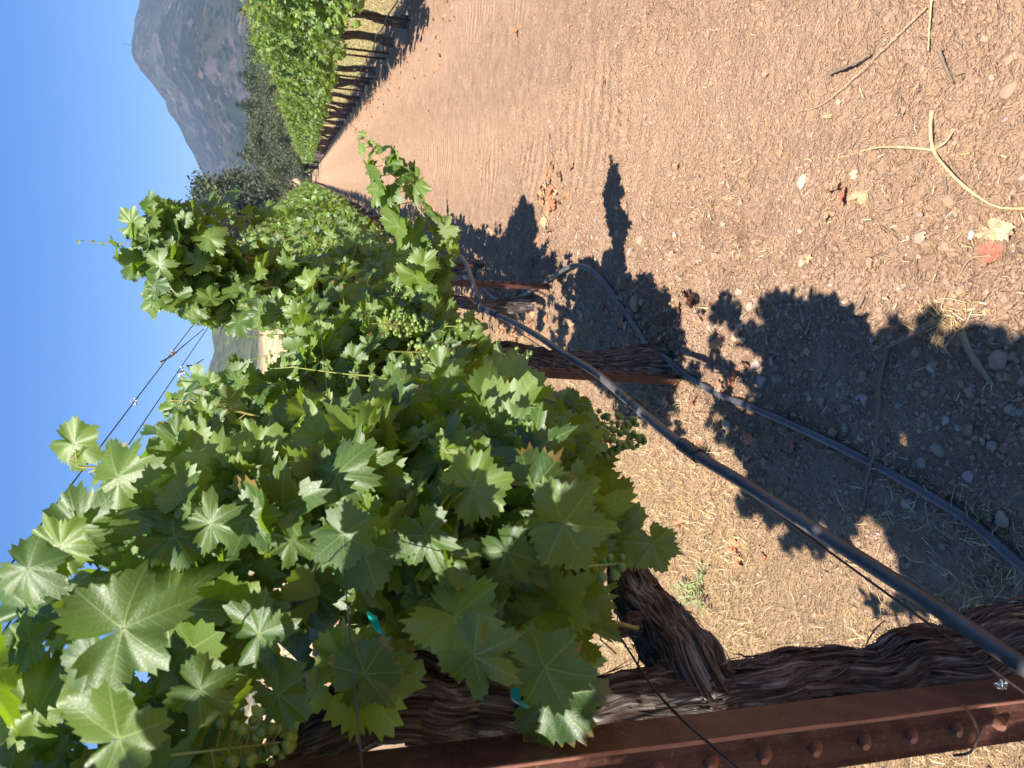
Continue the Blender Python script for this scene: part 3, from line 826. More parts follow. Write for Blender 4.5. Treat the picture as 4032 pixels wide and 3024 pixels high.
def grape_cluster(top, length, width, rng, parent, nb=70, br=.0065, ax=(0, 0, -1), sub=2):
    m = MB(); V, F = ico(sub); ax = nrm(np.array(ax, float))
    ref = nrm(np.cross(ax, [.3, .9, .1])); b = np.cross(ax, ref)
    t = rng.uniform(0, 1, nb) ** .85; a = rng.uniform(0, 2 * pi, nb)
    rr = width * .5 * (1 - t) ** .55 * rng.uniform(.35, 1, nb) ** .5 + .003
    Pq = np.array(top)[None] + ax[None] * (t * length)[:, None] + ref[None] * (np.cos(a) * rr)[:, None] + b[None] * (np.sin(a) * rr)[:, None]
    s = br * rng.uniform(.72, 1.15, nb)
    W = Pq[:, None] + V[None] * s[:, None, None]
    FF = (np.arange(nb) * len(V))[:, None, None] + F[None]
    m.add(W.reshape(-1, 3), FF.reshape(-1, 3), None, np.repeat(rng.uniform(0, 1, nb), len(V)))
    ca = np.array(top)[None] + ax[None] * (np.clip(t - .08, 0, 1) * length)[:, None]
    tubes4(m, ca, (ca + Pq) / 2, Pq, .0009, .0007, 1, rng.uniform(0, 1, nb))
    tube(m, [np.array(top) - ax * .04, np.array(top) + ax * length * .95], [.0022, .001], 5, 1)
    return m.build('grape_cluster', [M['grape'], M['stem']], parent)

# ------------------------------------------------------------------ trunk builder
def bark_tube(m, pts, radii, seed, n=70, seg=36, rough=1.0):
    P = catmull(pts, n); P = P + np.stack([vnoise(np.arange(n) / 9, np.zeros(n), seed=seed + q) for q in range(3)], -1) * .010
    R = np.interp(np.linspace(0, 1, n), np.linspace(0, 1, len(radii)), radii)
    def disp(a, L):
        tw = a + L * 2.2
        X, Y = np.cos(tw) * 2.2, np.sin(tw) * 2.2
        g = fbm(X * 1.6, Y * 1.6, L * 5, oct=3, seed=seed)
        ridge = 1 - np.abs(fbm(X * 3.4, Y * 3.4, L * 7, oct=3, seed=seed + 4)) * 3
        fine = 1 - np.abs(fbm(X * 8, Y * 8, L * 14, oct=2, seed=seed + 11)) * 3
        return rough * np.mean(radii) * (.36 * g + .13 * ridge + .06 * fine)
    tube(m, P, R, seg, 0, True, 0.0, disp)
    return P, R
def bark_strips(m, P, R, rng, count, length=.18):
    n = len(P); T, N, B = frames(P)
    for q in range(count):
        k = int(rng.integers(int(n * .10), int(n * .26))); i0 = int(rng.integers(1, n - k)); a = rng.uniform(0, 2 * pi)
        idx = np.arange(i0, min(n, i0 + k)); tt = np.linspace(0, 1, len(idx))
        lift = 1.12 + .10 * np.sin(tt * 7 + q * 1.7) + .40 * rng.uniform(0, 1) ** 2 * (tt ** 2.2 if rng.uniform() < .5 else (1 - tt) ** 2.2)
        aa = a + tt * rng.normal(0, .35); w = (rng.uniform(.018, .07) * R[idx] * (1 - .7 * tt) + .0007) * (1 + .4 * np.sin(tt * 9 + q))
        c = P[idx] + (R[idx] * lift)[:, None] * (np.cos(aa)[:, None] * N[idx] + np.sin(aa)[:, None] * B[idx])
        s = (-np.sin(aa)[:, None] * N[idx] + np.cos(aa)[:, None] * B[idx]) * w[:, None]
        V = np.stack([c - s, c + s * .9], 1).reshape(-1, 3)
        f = np.arange(len(idx) - 1) * 2
        m.add(V, np.stack([f, f + 1, f + 3, f + 2], -1), np.stack([np.tile([a / 6.28, a / 6.28 + .05], len(idx)), np.repeat(tt * .2, 2)], -1))

# ------------------------------------------------------------------ near vine row
XC = -.70
ordn = ['first', 'second', 'third', 'fourth', 'fifth', 'sixth', 'seventh', 'eighth', 'ninth', 'tenth', 'eleventh', 'twelfth', 'thirteenth', 'fourteenth', 'fifteenth', 'sixteenth', 'seventeenth', 'eighteenth', 'nineteenth', 'twentieth']

def zt_near(y):
    return np.interp(y, [-2.4, -.2, .3, .8, 1.3, 1.75, 2.1, 2.45, 2.75, 3.0, 3.25, 3.7, 4.1, 6], [2.15, 2.12, 2.12, 2.10, 2.0, 1.98, 2.0, 2.0, 2.0, 2.0, 2.0, 2.0, 1.95, 2.0])
def zb_near(y):
    return np.interp(y, [-2.4, .5, .9, 1.3, 1.7, 2.2, 2.6, 3, 3.5, 6], [.95, 1.15, 1.12, .98, .93, .98, .98, .95, .95, .92])

def near_vine(idx, yt, xt, label, seed, res, nsh, nfill, size=.088):
    rng = np.random.default_rng(seed)
    root = empty('grapevine', (0, 0, 0)); root.location = (xt, yt, 0)
    tag(root, label, 'grapevine', 'grapevines of the near row')
    off = np.array([xt, yt, 0.0])
    def fin(m, name, mats, parent=root, smooth=True):
        m.v = [q - off for q in m.v]; return m.build(name, mats, parent, smooth)
    return rng, root, off, fin

def zt_bulge(seed, base):
    return lambda y: base - .24 + .40 * np.cos(np.asarray(y) * pi / 2.08 * 1.05 + .4 * np.sin(seed)) + .16 * vnoise(np.asarray(y) * 2.2, np.zeros_like(y), seed=seed) + .08 * vnoise(np.asarray(y) * 6, np.zeros_like(y), seed=seed + 1)

def simple_canopy(m, rng, y0, y1, xc, nsh, nfill, size, res, zt, zb, hw=.36, pet=True):
    for q in range(nsh):
        y = rng.uniform(y0, y1); zt_ = float(zt(np.array([y]))[0]); sd = rng.choice([-1, 1])
        x0 = xc + rng.normal(0, .04); lean = sd * abs(rng.normal(.14, .12)); dy = rng.normal(0, .16)
        top = zt_ + rng.normal(-.02, .10)
        if rng.uniform() < .22:     # a shoot that flops outward and hangs
            o = sd * rng.uniform(.28, .45)
            pts = [(x0, y, 1.02), (x0 + o * .5, y + dy * .5, 1.35), (x0 + o, y + dy, 1.28), (x0 + o * 1.1, y + dy * 1.4, .95)]
        else:
            pts = [(x0, y, 1.02), (x0 + lean * .9, y + dy * .4, 1.02 + (top - 1.02) * .45), (x0 + lean * 1.2, y + dy, top)]
        grow_shoot(m, rng, pts, size, res, xc=xc)
    fill_leaves(m, rng, nfill, xc, hw, y0 - .1, y1 + .1, zb, zt, size, res, pet=pet)

def hero_leaf(m, rng, px, tip, X, ncam=.6, nsun=.5, rnd=.5, sc=1.0, jit=.12):
    b = on_x(px[0], px[1], X)
    toc = nrm(C0 - b); N = nrm(toc * ncam + SUNV * nsun + rng.normal(0, jit, 3))
    d = ray(*tip); t = np.dot(b - C0, N) / np.dot(d, N); tp = C0 + d * t
    L = np.linalg.norm(tp - b)
    add_leaves(m, rng, [b], N, nrm(tp - b), min(L * .82, .066), 'A', rnd, 0, 1.25)
    nd = b + np.array([-.05, .02, .012]); tubes4(m, [b], [(b + nd) / 2 + (0, 0, .006)], [nd], .0011, .0014, 1, rng.uniform(0, .9))

# ---- vine behind the camera: shades the nearest leaves
rng, root, off, fin = near_vine(0, -1.18, -.74, 'grapevine beside the camera whose leaves shade the closest foliage', 11, 'B', 0, 0)
m = MB(); bark_tube(m, [(-.74, -1.18, -.06), (-.76, -1.16, .5), (-.75, -1.18, 1.02)], [.06, .045, .05], 3, 40, 20); fin(m, 'trunk', M['bark'])
CULL[0] = True
m = MB(); simple_canopy(m, rng, -2.2, -.15, XC, 18, 560, .085, 'B', zt_near, zb_near); fin(m, 'crown', [M['leaf'], M['stem']])

# ---- vine 1 (closest in the picture)
YT, XT = .90, -.70
rng, root, off, fin = near_vine(1, YT, XT, 'closest grapevine, its shaggy trunk touching the large rusty post', 21, 'A', 0, 0)
tr_px = [(2330, 1340), (2140, 1395), (1960, 1440), (1780, 1478), (1600, 1505), (1480, 1522), (1300, 1545), (1150, 1545)]
tp = [on_y(a, b, YT + .02 * q / 3) for q, (a, b) in enumerate(tr_px)]
g0 = tp[0].copy(); g0 = np.array([tp[0][0] + .04, tp[0][1], -.08])
m = MB(); P, R = bark_tube(m, [g0] + tp, [.075, .066, .056, .050, .050, .052, .060, .055, .050], 8, 150, 64, .9); bark_strips(m, P, R, rng, 260)
trunk1 = fin(m, 'trunk', M['bark'])
hp = [on_y(a, b, YT + .08) for a, b in [(1180, 1548), (1090, 1530), (990, 1520), (900, 1510), (830, 1520), (720, 1570), (600, 1640)]]
m = MB(); P, R = bark_tube(m, hp, [.045, .050, .056, .060, .052, .040, .030], 17, 90, 48, 1.25); bark_strips(m, P, R, rng, 22); fin(m, 'arm', M['bark'])
ap = [on_y(1600, 1560, .915), on_y(1535, 1525, .925), on_y(1490, 1450, .97), on_y(1450, 1385, 1.05), on_y(1400, 1320, 1.16), on_y(1360, 1255, 1.32), on_y(1325, 1180, 1.52), on_y(1240, 1050, 1.85)]
m = MB(); P, R = bark_tube(m, ap, [.050, .056, .058, .054, .048, .042, .034, .026], 29, 120, 56, 1.0); bark_strips(m, P, R, rng, 130); 
V, F = ico(3)
for c, r_ in ((on_y(1372, 1352, 1.08), .024), (on_y(1345, 1362, 1.06), .013)):
    W = V * (1 + .25 * fbm(V[:, 0] * 2, V[:, 1] * 2, V[:, 2] * 2, seed=6))[:, None] * r_ + c; m.add(W, F, V[:, :2] * .3)
fin(m, 'arm', M['bark'])

m = MB()
CULL[0] = True
gap = lambda y: 1 - .72 * np.exp(-((np.asarray(y) - 1.95) / .28) ** 2)
# canes that carry the closest foliage
for q in range(44):
    y = rng.uniform(-.25, 2.1); sd = rng.choice([-1, 1]); x0 = XC + rng.normal(0, .04); lean = sd * abs(rng.normal(.10, .08)); dy = rng.normal(0, .12)
    if rng.uniform() > gap(y): continue
    top = float(zt_near(np.array([y]))[0]) + rng.normal(-.02, .07); z0 = 1.06 if y > .9 else 1.25
    grow_shoot(m, rng, [(x0, y, z0), (x0 + lean, y + dy * .4, z0 + (top - z0) * .45), (x0 + lean * 1.15, y + dy, top)], .070, 'A', .055, xc=XC)
for q in range(14):
    y = rng.uniform(.75, 2.0); x0 = XC; o = rng.uniform(.22, .40); dy = rng.normal(0, .1)
    if rng.uniform() > gap(y): continue
    grow_shoot(m, rng, [(x0, y, 1.08), (x0 + o * .5, y + dy * .5, 1.40), (x0 + o, y + dy, 1.36), (x0 + o * 1.1, y + dy * 1.4, 1.02 + .08 * (y < 1.1))], .068, 'A', .055, xc=XC, cane=False)
fill_leaves(m, rng, 600, XC, .42, .15, 2.1, zb_near, zt_near, .068, 'A', (1, 1, 1, -1), True, gap)
volume_leaves(m, rng, 1500, -1.02, -.30, .55, 1.85, .068, 'A')
n_ = 420; q_ = np.stack([rng.uniform(-1.15, -.62, n_), rng.uniform(.45, 1.05, n_), rng.uniform(1.75, 2.35, n_)], -1)
place_leaves(m, rng, q_, np.stack([rng.normal(.5, .5, n_), rng.normal(-.4, .45, n_), rng.normal(.1, .35, n_)], -1), .068 * rng.uniform(.42, 1.2, n_), 'A', False)
n_ = 620; q_ = np.stack([rng.uniform(-.55, -.29, n_), rng.uniform(.82, 1.6, n_), rng.uniform(.95, 2.0, n_)], -1)
place_leaves(m, rng, q_, np.stack([rng.normal(.35, .4, n_), rng.normal(-.6, .4, n_), rng.normal(.1, .3, n_)], -1), .068 * rng.uniform(.42, 1.2, n_), 'A', False)
zt_hi = lambda y: np.interp(y, [-.6, -.1, .35, .6], [2.2, 2.4, 2.4, 2.1])
n_ = 420; q_ = np.stack([rng.uniform(-.78, -.40, n_), rng.uniform(-.55, .25, n_), rng.uniform(1.70, 2.25, n_)], -1); q_ = q_[(q_[:, 1] + .7 * q_[:, 2]) < 1.70]; n_ = len(q_)  # leaves added overhead, out of view, to shade the nearby ground
place_leaves(m, rng, q_, np.stack([rng.normal(.3, .5, n_), rng.normal(-.3, .5, n_), rng.normal(.1, .35, n_)], -1), .075 * rng.uniform(.7, 1.15, n_), 'B', False)
fill_leaves(m, rng, 1000, XC - .03, .28, -.55, .55, lambda y: np.full_like(y, 1.70), lambda y: np.clip((1.88 - y) / .70, 1.72, 2.3), .075, 'B', (1, 1, -1), True)  # more out-of-view leaves added to keep the closest foliage in shade
H = [((264, 1358), (443, 1280), -.40, .35), ((257, 1596), (390, 1545), -.42, .4), ((740, 1154), (823, 1198), -.40, .15), ((130, 1180), (185, 1110), -.42, .9),
     ((1218, 1131), (1363, 1154), -.40, .45), ((1022, 1051), (1124, 1030), -.38, .8), ((968, 967), (1055, 945), -.38, .6), ((1219, 912), (1295, 883), -.42, .2),
     ((1024, 1417), (1140, 1488), -.52, .3), ((1177, 1442), (1307, 1473), -.54, .3), ((920, 1157), (958, 1265), -.42, .1), ((1095, 1191), (1140, 1280), -.45, .1),
     ((1410, 1175), (1437, 1250), -.45, .2), ((255, 1032), (386, 992), -.40, .6), ((709, 1025), (765, 975), -.40, .5), ((607, 1014), (640, 945), -.41, .4),
     ((415, 1010), (455, 960), -.43, .3), ((455, 1130), (520, 1085), -.42, .4), ((540, 1120), (600, 1200), -.42, .2), ((350, 1105), (300, 1040), -.44, .7),
     ((630, 1165), (700, 1215), -.44, .3), ((840, 1020), (900, 1050), -.38, .5), ((880, 930), (830, 880), -.40, .45), ((560, 1370), (650, 1330), -.50, .1),
     ((600, 1500), (690, 1560), -.55, .1), ((200, 1430), (120, 1500), -.45, .1), ((430, 1490), (520, 1540), -.5, .15), ((60, 1230), (150, 1290), -.44, .3),
     ((1080, 790), (1130, 740), -.44, .35), ((950, 800), (1010, 850), -.42, .5), ((1010, 700), (1050, 760), -.46, .75), ((160, 960), (230, 1000), -.42, .85)]
for px, tip, X, rn in H: hero_leaf(m, rng, px, tip, X, rng.uniform(.35, .8), rng.uniform(.35, .7), rn)
fin(m, 'crown', [M['leaf'], M['stem']])
CULL[0] = False
# two shoots reaching above the wires
def hero_shoot(root, off, rng, pts, size, step, tiplen, label=None):
    m = MB(); grow_shoot(m, rng, pts, size, 'A', step, tiplen, .0038, None, .35)
    m.v = [q - off for q in m.v]; o = m.build('shoot', [M['leaf'], M['stem']], root)
    if label: o['label'] = label
    return o
hero_shoot(root, off, rng, [on_y(480, 1090, 1.22), on_y(330, 1100, 1.18), on_y(230, 1030, 1.15), on_y(150, 975, 1.15)], .082, .045, .22, 'tall shoot with broad leaves above the wires')
hero_shoot(root, off, rng, [on_y(560, 900, 2.0), on_y(470, 880, 2.0), on_y(400, 868, 2.02), on_y(366, 862, 2.02)], .070, .04, .22)
for top, L, W, nb_, ax in [((1200, 955), .19, .085, 95, (0.1, .25, -1)), ((1285, 915), .10, .05, 34, (0.2, 0, -1)), ((570, 1270), .16, .09, 60, (0, 0, -1)), ((455, 1622), .09, .07, 44, (0, 0, -1)), ((1282, 1222), .045, .04, 9, (.1, 0, -1)), ((1100, 765), .07, .04, 14, (0, .2, -1))]:
    p = on_x(*top, -.46) if top[0] > 700 else on_x(*top, -.62)
    grape_cluster(p - off, L, W, rng, root, nb_)

# ---- vine 2
YT, XT = 3.02, -.69
rng, root, off, fin = near_vine(2, YT, XT, 'second grapevine, gnarled trunk by a leaning post, leafy arm thrust over the aisle', 31, 'A', 0, 0)
m = MB()
tp = [on_y(1500, 778, 2.98), on_y(1430, 772, 3.0), on_y(1340, 775, 3.02), on_y(1240, 782, 3.04), on_y(1140, 770, 3.05), on_y(1040, 765, 3.05)]
g0 = tp[0].copy(); g0[2] = -.06
CULL[0] = True
P, R = bark_tube(m, [g0] + tp, [.095, .070, .060, .046, .040, .042, .044], 41, 110, 48, 1.1); bark_strips(m, P, R, rng, 170); fin(m, 'trunk', M['bark'])
top = tp[-1]
for s in (-1, 1):
    m = MB(); bark_tube(m, [top - (0, 0, .03), top + (-.03, s * .25, .0), top + (-.06, s * .6, .02), top + (-.06, s * .98, .0)], [.042, .036, .030, .022], 43 + s, 60, 24); fin(m, 'arm', M['bark'])
m = MB()
for q in range(32):
    y = rng.uniform(2.0, 3.8); sd = rng.choice([-1, 1]); x0 = XC + rng.normal(0, .04); lean = sd * abs(rng.normal(.14, .11)); dy = rng.normal(0, .14)
    top = float(zt_near(np.array([y]))[0]) + rng.normal(-.02, .09)
    grow_shoot(m, rng, [(x0, y, 1.04), (x0 + lean, y + dy * .4, 1.04 + (top - 1.04) * .45), (x0 + lean * 1.15, y + dy, top)], .070, 'A', .052, xc=XC, cane=q % 5 == 0)
for q in range(8):
    y = rng.uniform(2.3, 3.9); x0 = XC; o = rng.uniform(.26, .42); dy = rng.normal(0, .1)
    grow_shoot(m, rng, [(x0, y, 1.06), (x0 + o * .5, y + dy * .5, 1.38), (x0 + o, y + dy, 1.30), (x0 + o * 1.1, y + dy * 1.4, .96)], .066, 'A', .052, xc=XC, cane=False)
# shoots leaning out over the aisle side make the tall hump
for q in range(18):
    y = rng.uniform(3.8, 4.3)
    grow_shoot(m, rng, [(XC + .10, y, 1.15), (-.50 + rng.normal(0, .05), y - .02, 1.6), (-.48 + .34 * rng.uniform(0, 1), y + rng.normal(-.05, .06), 2.20 + rng.uniform(-.2, .35))], .090, 'A', .055, xc=XC - .1, cane=False)
n_ = 1700; hb = np.stack([rng.uniform(-.90, -.14, n_), rng.uniform(3.7, 4.4, n_), rng.uniform(1.3, 2.38, n_)], -1)
place_leaves(m, rng, hb, np.stack([rng.normal(.45, .5, n_), rng.normal(-.5, .45, n_), rng.normal(.1, .35, n_)], -1), .084 * rng.uniform(.42, 1.2, n_), 'A', False)
volume_leaves(m, rng, 1500, -1.05, -.40, 1.7, 3.9, .074, 'A')
fill_leaves(m, rng, 880, XC, .31, 2.1, 4.05, zb_near, zt_near, .074, 'A', (1, 1, -1), True, gap)
fin(m, 'crown', [M['leaf'], M['stem']])
CULL[0] = False
hero_shoot(root, off, rng, [on_y(900, 640, 2.90), on_y(950, 565, 2.91), on_y(918, 470, 2.92), on_y(860, 390, 2.93), on_y(800, 315, 2.94), on_y(772, 290, 2.95)], .078, .021, .20, 'long leafy shoot sticking out over the bare aisle')
hero_shoot(root, off, rng, [on_y(560, 560, 4.0), on_y(400, 540, 4.0), on_y(280, 530, 4.0), on_y(165, 521, 4.0)], .078, .045, .85, 'tallest shoot tapering to a thin tip against the sky')
hero_shoot(root, off, rng, [on_y(600, 480, 4.1), on_y(470, 460, 4.1), on_y(390, 452, 4.1), on_y(335, 446, 4.1)], .082, .045, .20)
hero_shoot(root, off, rng, [on_y(600, 620, 3.9), on_y(450, 625, 3.9), on_y(335, 628, 3.9)], .082, .045, .20)
CULL[0] = False
for top, L, W, nb_ in [((840, 640), .15, .085, 105), ((830, 700), .14, .085, 100), ((985, 705), .09, .05, 48), ((880, 760), .11, .07, 60)]:
    grape_cluster(on_x(*top, -.43) - off, L * 1.15, W * 1.1, rng, root, nb_, br=.0075, sub=1)

# ---- vine 3 and the ones after it
def zt_gen(seed, base=2.08):
    return lambda y: base + .20 * vnoise(np.asarray(y) * 1.1, np.zeros_like(y), seed=seed) + .08 * vnoise(np.asarray(y) * 4, np.zeros_like(y), seed=seed + 1)
zb_gen = lambda y: np.full_like(np.asarray(y, float), .93)

def vine_proto(seed, res, nsh, nfill, size, hw=.36, base=2.08, yr=(-1.02, 1.02), tips=0, zb=None, leafmat='leaf_far', th=1.02, pet=True, ncl=0, tr=1.0):
    """a whole vine around its own origin (trunk foot)"""
    rng = np.random.default_rng(seed)
    root = empty('grapevine')
    m = MB(); a = rng.normal(0, .05, 4)
    P, R = bark_tube(m, [(0, 0, -.06), (a[0], a[1], .35), (a[2], a[3], .7), (0, 0, th)], [.055 * tr, .040 * tr, .034 * tr, .042 * tr], seed, 44, 20, 1.3)
    bark_strips(m, P, R, rng, 20)
    m.build('trunk', M['bark'], root)
    for s in (-1, 1):
        m = MB(); bark_tube(m, [(0, 0, th - .04), (0, s * .3, th), (0, s * .98, th)], [.040, .034, .024], seed + s, 26, 12); m.build('arm', M['bark'], root)
    m = MB()
    simple_canopy(m, rng, yr[0], yr[1], 0, nsh, nfill, size, res, (zt_bulge if zb is not None else zt_gen)(seed, base), zb or zb_gen, hw, pet)
    for q in range(tips):
        y = rng.uniform(-.9, .9); x0 = rng.normal(0, .1); zz = base + rng.uniform(.05, .50)
        grow_shoot(m, rng, [(x0, y, 1.6), (x0 + rng.normal(0, .1), y + rng.normal(0, .1), base), (x0 + rng.normal(0, .26), y + rng.normal(0, .24), zz)], size * .8, res, .06, .35)
    m.build('crown', [M[leafmat], M['stem']], root)
    for q in range(ncl):
        grape_cluster((rng.choice([-1, 1]) * rng.uniform(.2, .34), rng.uniform(-.9, .9), rng.uniform(1.0, 1.2)), .13, .07, rng, root, 45, sub=1)
    return root

v3 = vine_proto(51, 'A', 20, 640, .066, base=2.02, tips=3, yr=(-.45, 1.02), hw=.30, leafmat='leaf', ncl=3)
v3.location = (-.75, 5.12, 0)
tag(v3, 'third grapevine, behind the upright post where the raised hose ends', 'grapevine', 'grapevines of the near row')
v4 = vine_proto(52, 'B', 20, 650, .068, base=2.05, tips=4, leafmat='leaf')
v4.location = (-.74, 7.2, 0)
tag(v4, 'fourth grapevine, standing by the pale stone at the foot of its post', 'grapevine', 'grapevines of the near row')
farA = [vine_proto(60 + q, 'C', 16, 560, .074, base=2.06, tips=5, pet=False) for q in range(3)]
rng = np.random.default_rng(5)
used = set()
def use(protos, i):
    p = protos[i % len(protos)]
    if id(p) in used: return tree_copy(p)
    used.add(id(p)); return p
NL = 36
def tiny_vine(seed, base, hw, th):
    rng = np.random.default_rng(seed); m = MB()
    tube(m, [(0, 0, -.06), (.02, 0, .5), (0, 0, th + .1)], [.06, .05, .05], 8, 2)
    n = 420; y = rng.uniform(-1.04, 1.04, n); z = rng.uniform(.93, base + .12 * np.sin(y * 3 + seed), n); sd = rng.choice([-1, 1], n)
    od = np.stack([sd * 1.0, rng.normal(0, .5, n), rng.normal(.2, .4, n)], -1); P = np.stack([sd * hw * rng.uniform(.4, 1, n), y, z], -1)
    add_leaves(m, rng, P, nrm(od * .42 + SUNV * .6 + rng.normal(0, .36, (n, 3))), od * .6 + (0, 0, -.7), .105 * rng.uniform(.7, 1.2, n), 'D')
    return m.build('grapevine', [M['leaf_far'], M['stem'], M['bark']])

for q in range(4, NL):
    o = use(farA, q); o.location = (-.74 + rng.normal(0, .03), 5.12 + 2.08 * (q - 2), 0)
    o.rotation_euler.z = pi if rng.uniform() < .5 else 0
    o.scale = (1, 1, rng.uniform(.96, 1.05))
    lab = ('%s grapevine away from the camera along the near row' % ordn[q]) if q < 10 else 'small distant grapevine near the vanishing end of the near row'
    tag(o, lab, 'grapevine', 'grapevines of the near row' if q < 10 else 'distant vines of the near row')

tA = [tiny_vine(160 + q, 2.06, .34, 1.0) for q in range(3)]
for q in range(NL, 120):
    o = use(tA, q); o.location = (-.74, 5.12 + 2.08 * (q - 2), 0)
    tag(o, 'small distant grapevine near the vanishing end of the near row', 'grapevine', 'distant vines of the near row')

# ------------------------------------------------------------------ the row across the aisle
XR = 2.66
zb_r = lambda y: 1.04 + .20 * vnoise(np.asarray(y) * 2.3, np.zeros_like(y), seed=88)
rp = [vine_proto(80 + q, 'B', 20, 760, .074, hw=.52, base=2.26, tips=20, tr=1.6, zb=zb_r, th=1.1, pet=False) for q in range(3)]
rpf = [vine_proto(90 + q, 'C', 14, 640, .078, hw=.50, base=2.24, tips=16, tr=1.5, zb=zb_r, th=1.1, pet=False) for q in range(3)]
for q in range(34):
    o = use(rp, q) if q < 6 else use(rpf, q)
    y = 11.35 + 2.03 * q
    o.location = (XR + rng.normal(0, .04), y, 0); o.rotation_euler.z = pi if q % 2 else 0
    o.scale = (1, 1, rng.uniform(.97, 1.05))
    lab = ('%s grapevine counting away along the row across the aisle' % ordn[q]) if q < 10 else 'small distant grapevine near the far end of the row across the aisle'
    if q == 3:
        for ch in list(o.children):
            if ch.name.split('.')[0] in ('trunk', 'arm'): bpy.data.objects.remove(ch)
        lab = 'grapevine growth with no trunk below it, held by a thin post across the aisle'
    tag(o, lab, 'grapevine', 'grapevines across the aisle' if q < 10 else 'distant vines across the aisle')

tB = [tiny_vine(170 + q, 2.30, .44, 1.1) for q in range(3)]
for q in range(34, 118):
    o = use(tB, q); o.location = (XR, 11.35 + 2.03 * q, 0)
    tag(o, 'small distant grapevine near the far end of the row across the aisle', 'grapevine', 'distant vines across the aisle')
# the third vine's place there holds only a thin post and hanging leaves

# ------------------------------------------------------------------ posts
def tpost(height, w=.040, d=.034, th=.0045, pitch=.070, stud=True):
    """T section: studded face looks +X, stem runs -X"""
    m = MB()
    prof = np.array([(0, -w / 2), (th, -w / 2), (th, -w * .12), (th * 1.6, -w * .08), (th * 1.6, w * .08), (th, w * .12), (th, w / 2), (0, w / 2), (0, th * .6), (-d, th * .9), (-d, -th * .9), (0, -th * .6)])
    z = np.linspace(-.3, height, 40)
    V = np.concatenate([np.column_stack([prof, np.full(len(prof), q)]) for q in z]); n = len(prof)
    i = np.arange(39)[:, None] * n; j = np.arange(n)[None, :]; k = (j + 1) % n
    m.add(V, np.stack([i + j, i + k, i + n + k, i + n + j], -1).reshape(-1, 4))
    capv = V[-n:]; m.add(np.vstack([capv, capv.mean(0)]), np.stack([np.arange(n), (np.arange(n) + 1) % n, np.full(n, n)], -1))
    if stud:
        for zz in np.arange(.06, height - .02, pitch):
            s = .010
            B = np.array([(th, -s, -s), (th, s, -s), (th, s, s), (th, -s, s), (th + .015, -s * .5, -s * .25), (th + .015, s * .5, -s * .25), (th + .012, s * .5, s * .45), (th + .012, -s * .5, s * .45)]) + (0, 0, zz)
            m.add(B, [(0, 1, 5, 4), (1, 2, 6, 5), (2, 3, 7, 6), (3, 0, 4, 7), (4, 5, 6, 7)])
    return m
def add_post(x, y, h, rz, lean, label, group='posts of the near row', **kw):
    o = tpost(h, **kw).build('metal_post', M['rust'], smooth=False); o.location = (x, y, 0); o.rotation_euler = (lean[0], lean[1], rz)
    return tag(o, label, 'post', group)
p2 = on_z(1478, 817); p3 = on_z(1190, 616)
add_post(p2[0], p2[1], 1.45, rad(-8), (rad(1), rad(3.5)), 'leaning rusty studded post beside the second trunk')
add_post(p3[0], p3[1], 1.6, rad(-20), (0, 0), 'upright rusty studded post where the raised hose bends down')
p4 = on_z(1060, 545)
add_post(-.66, 6.85, 2.0, rad(-10), (0, 0), 'short stretch of rusty post below the fourth vine, near the pale stone')
pp = tpost(2.0)
o0 = pp.build('metal_post', M['rust'], smooth=False); first = True
for q in range(26):
    o = o0 if first else o0.copy()
    if not first: COL.objects.link(o)
    first = False
    o.location = (-.70, 9.1 + 2.08 * q, 0)
    tag(o, 'distant rusty post among the shaded trunks of the near row', 'post', 'distant posts of the near row')
for q in range(30):
    o = o0.copy(); COL.objects.link(o)
    y = 13.15 + 2.03 * q + (2.0 if False else 0)
    o.location = (XR - .07, y + (1.05 if q in (1, 3) else -.25), 0)
    tag(o, ['rusty post beside the second trunk across the aisle', 'thin lone post in the open gap across the aisle', 'rusty post tight against the fourth trunk across the aisle', 'second thin post standing apart across the aisle'][q] if q < 4 else 'distant thin rusty post in the row across the aisle', 'post', 'posts across the aisle' if q < 4 else 'distant posts across the aisle')

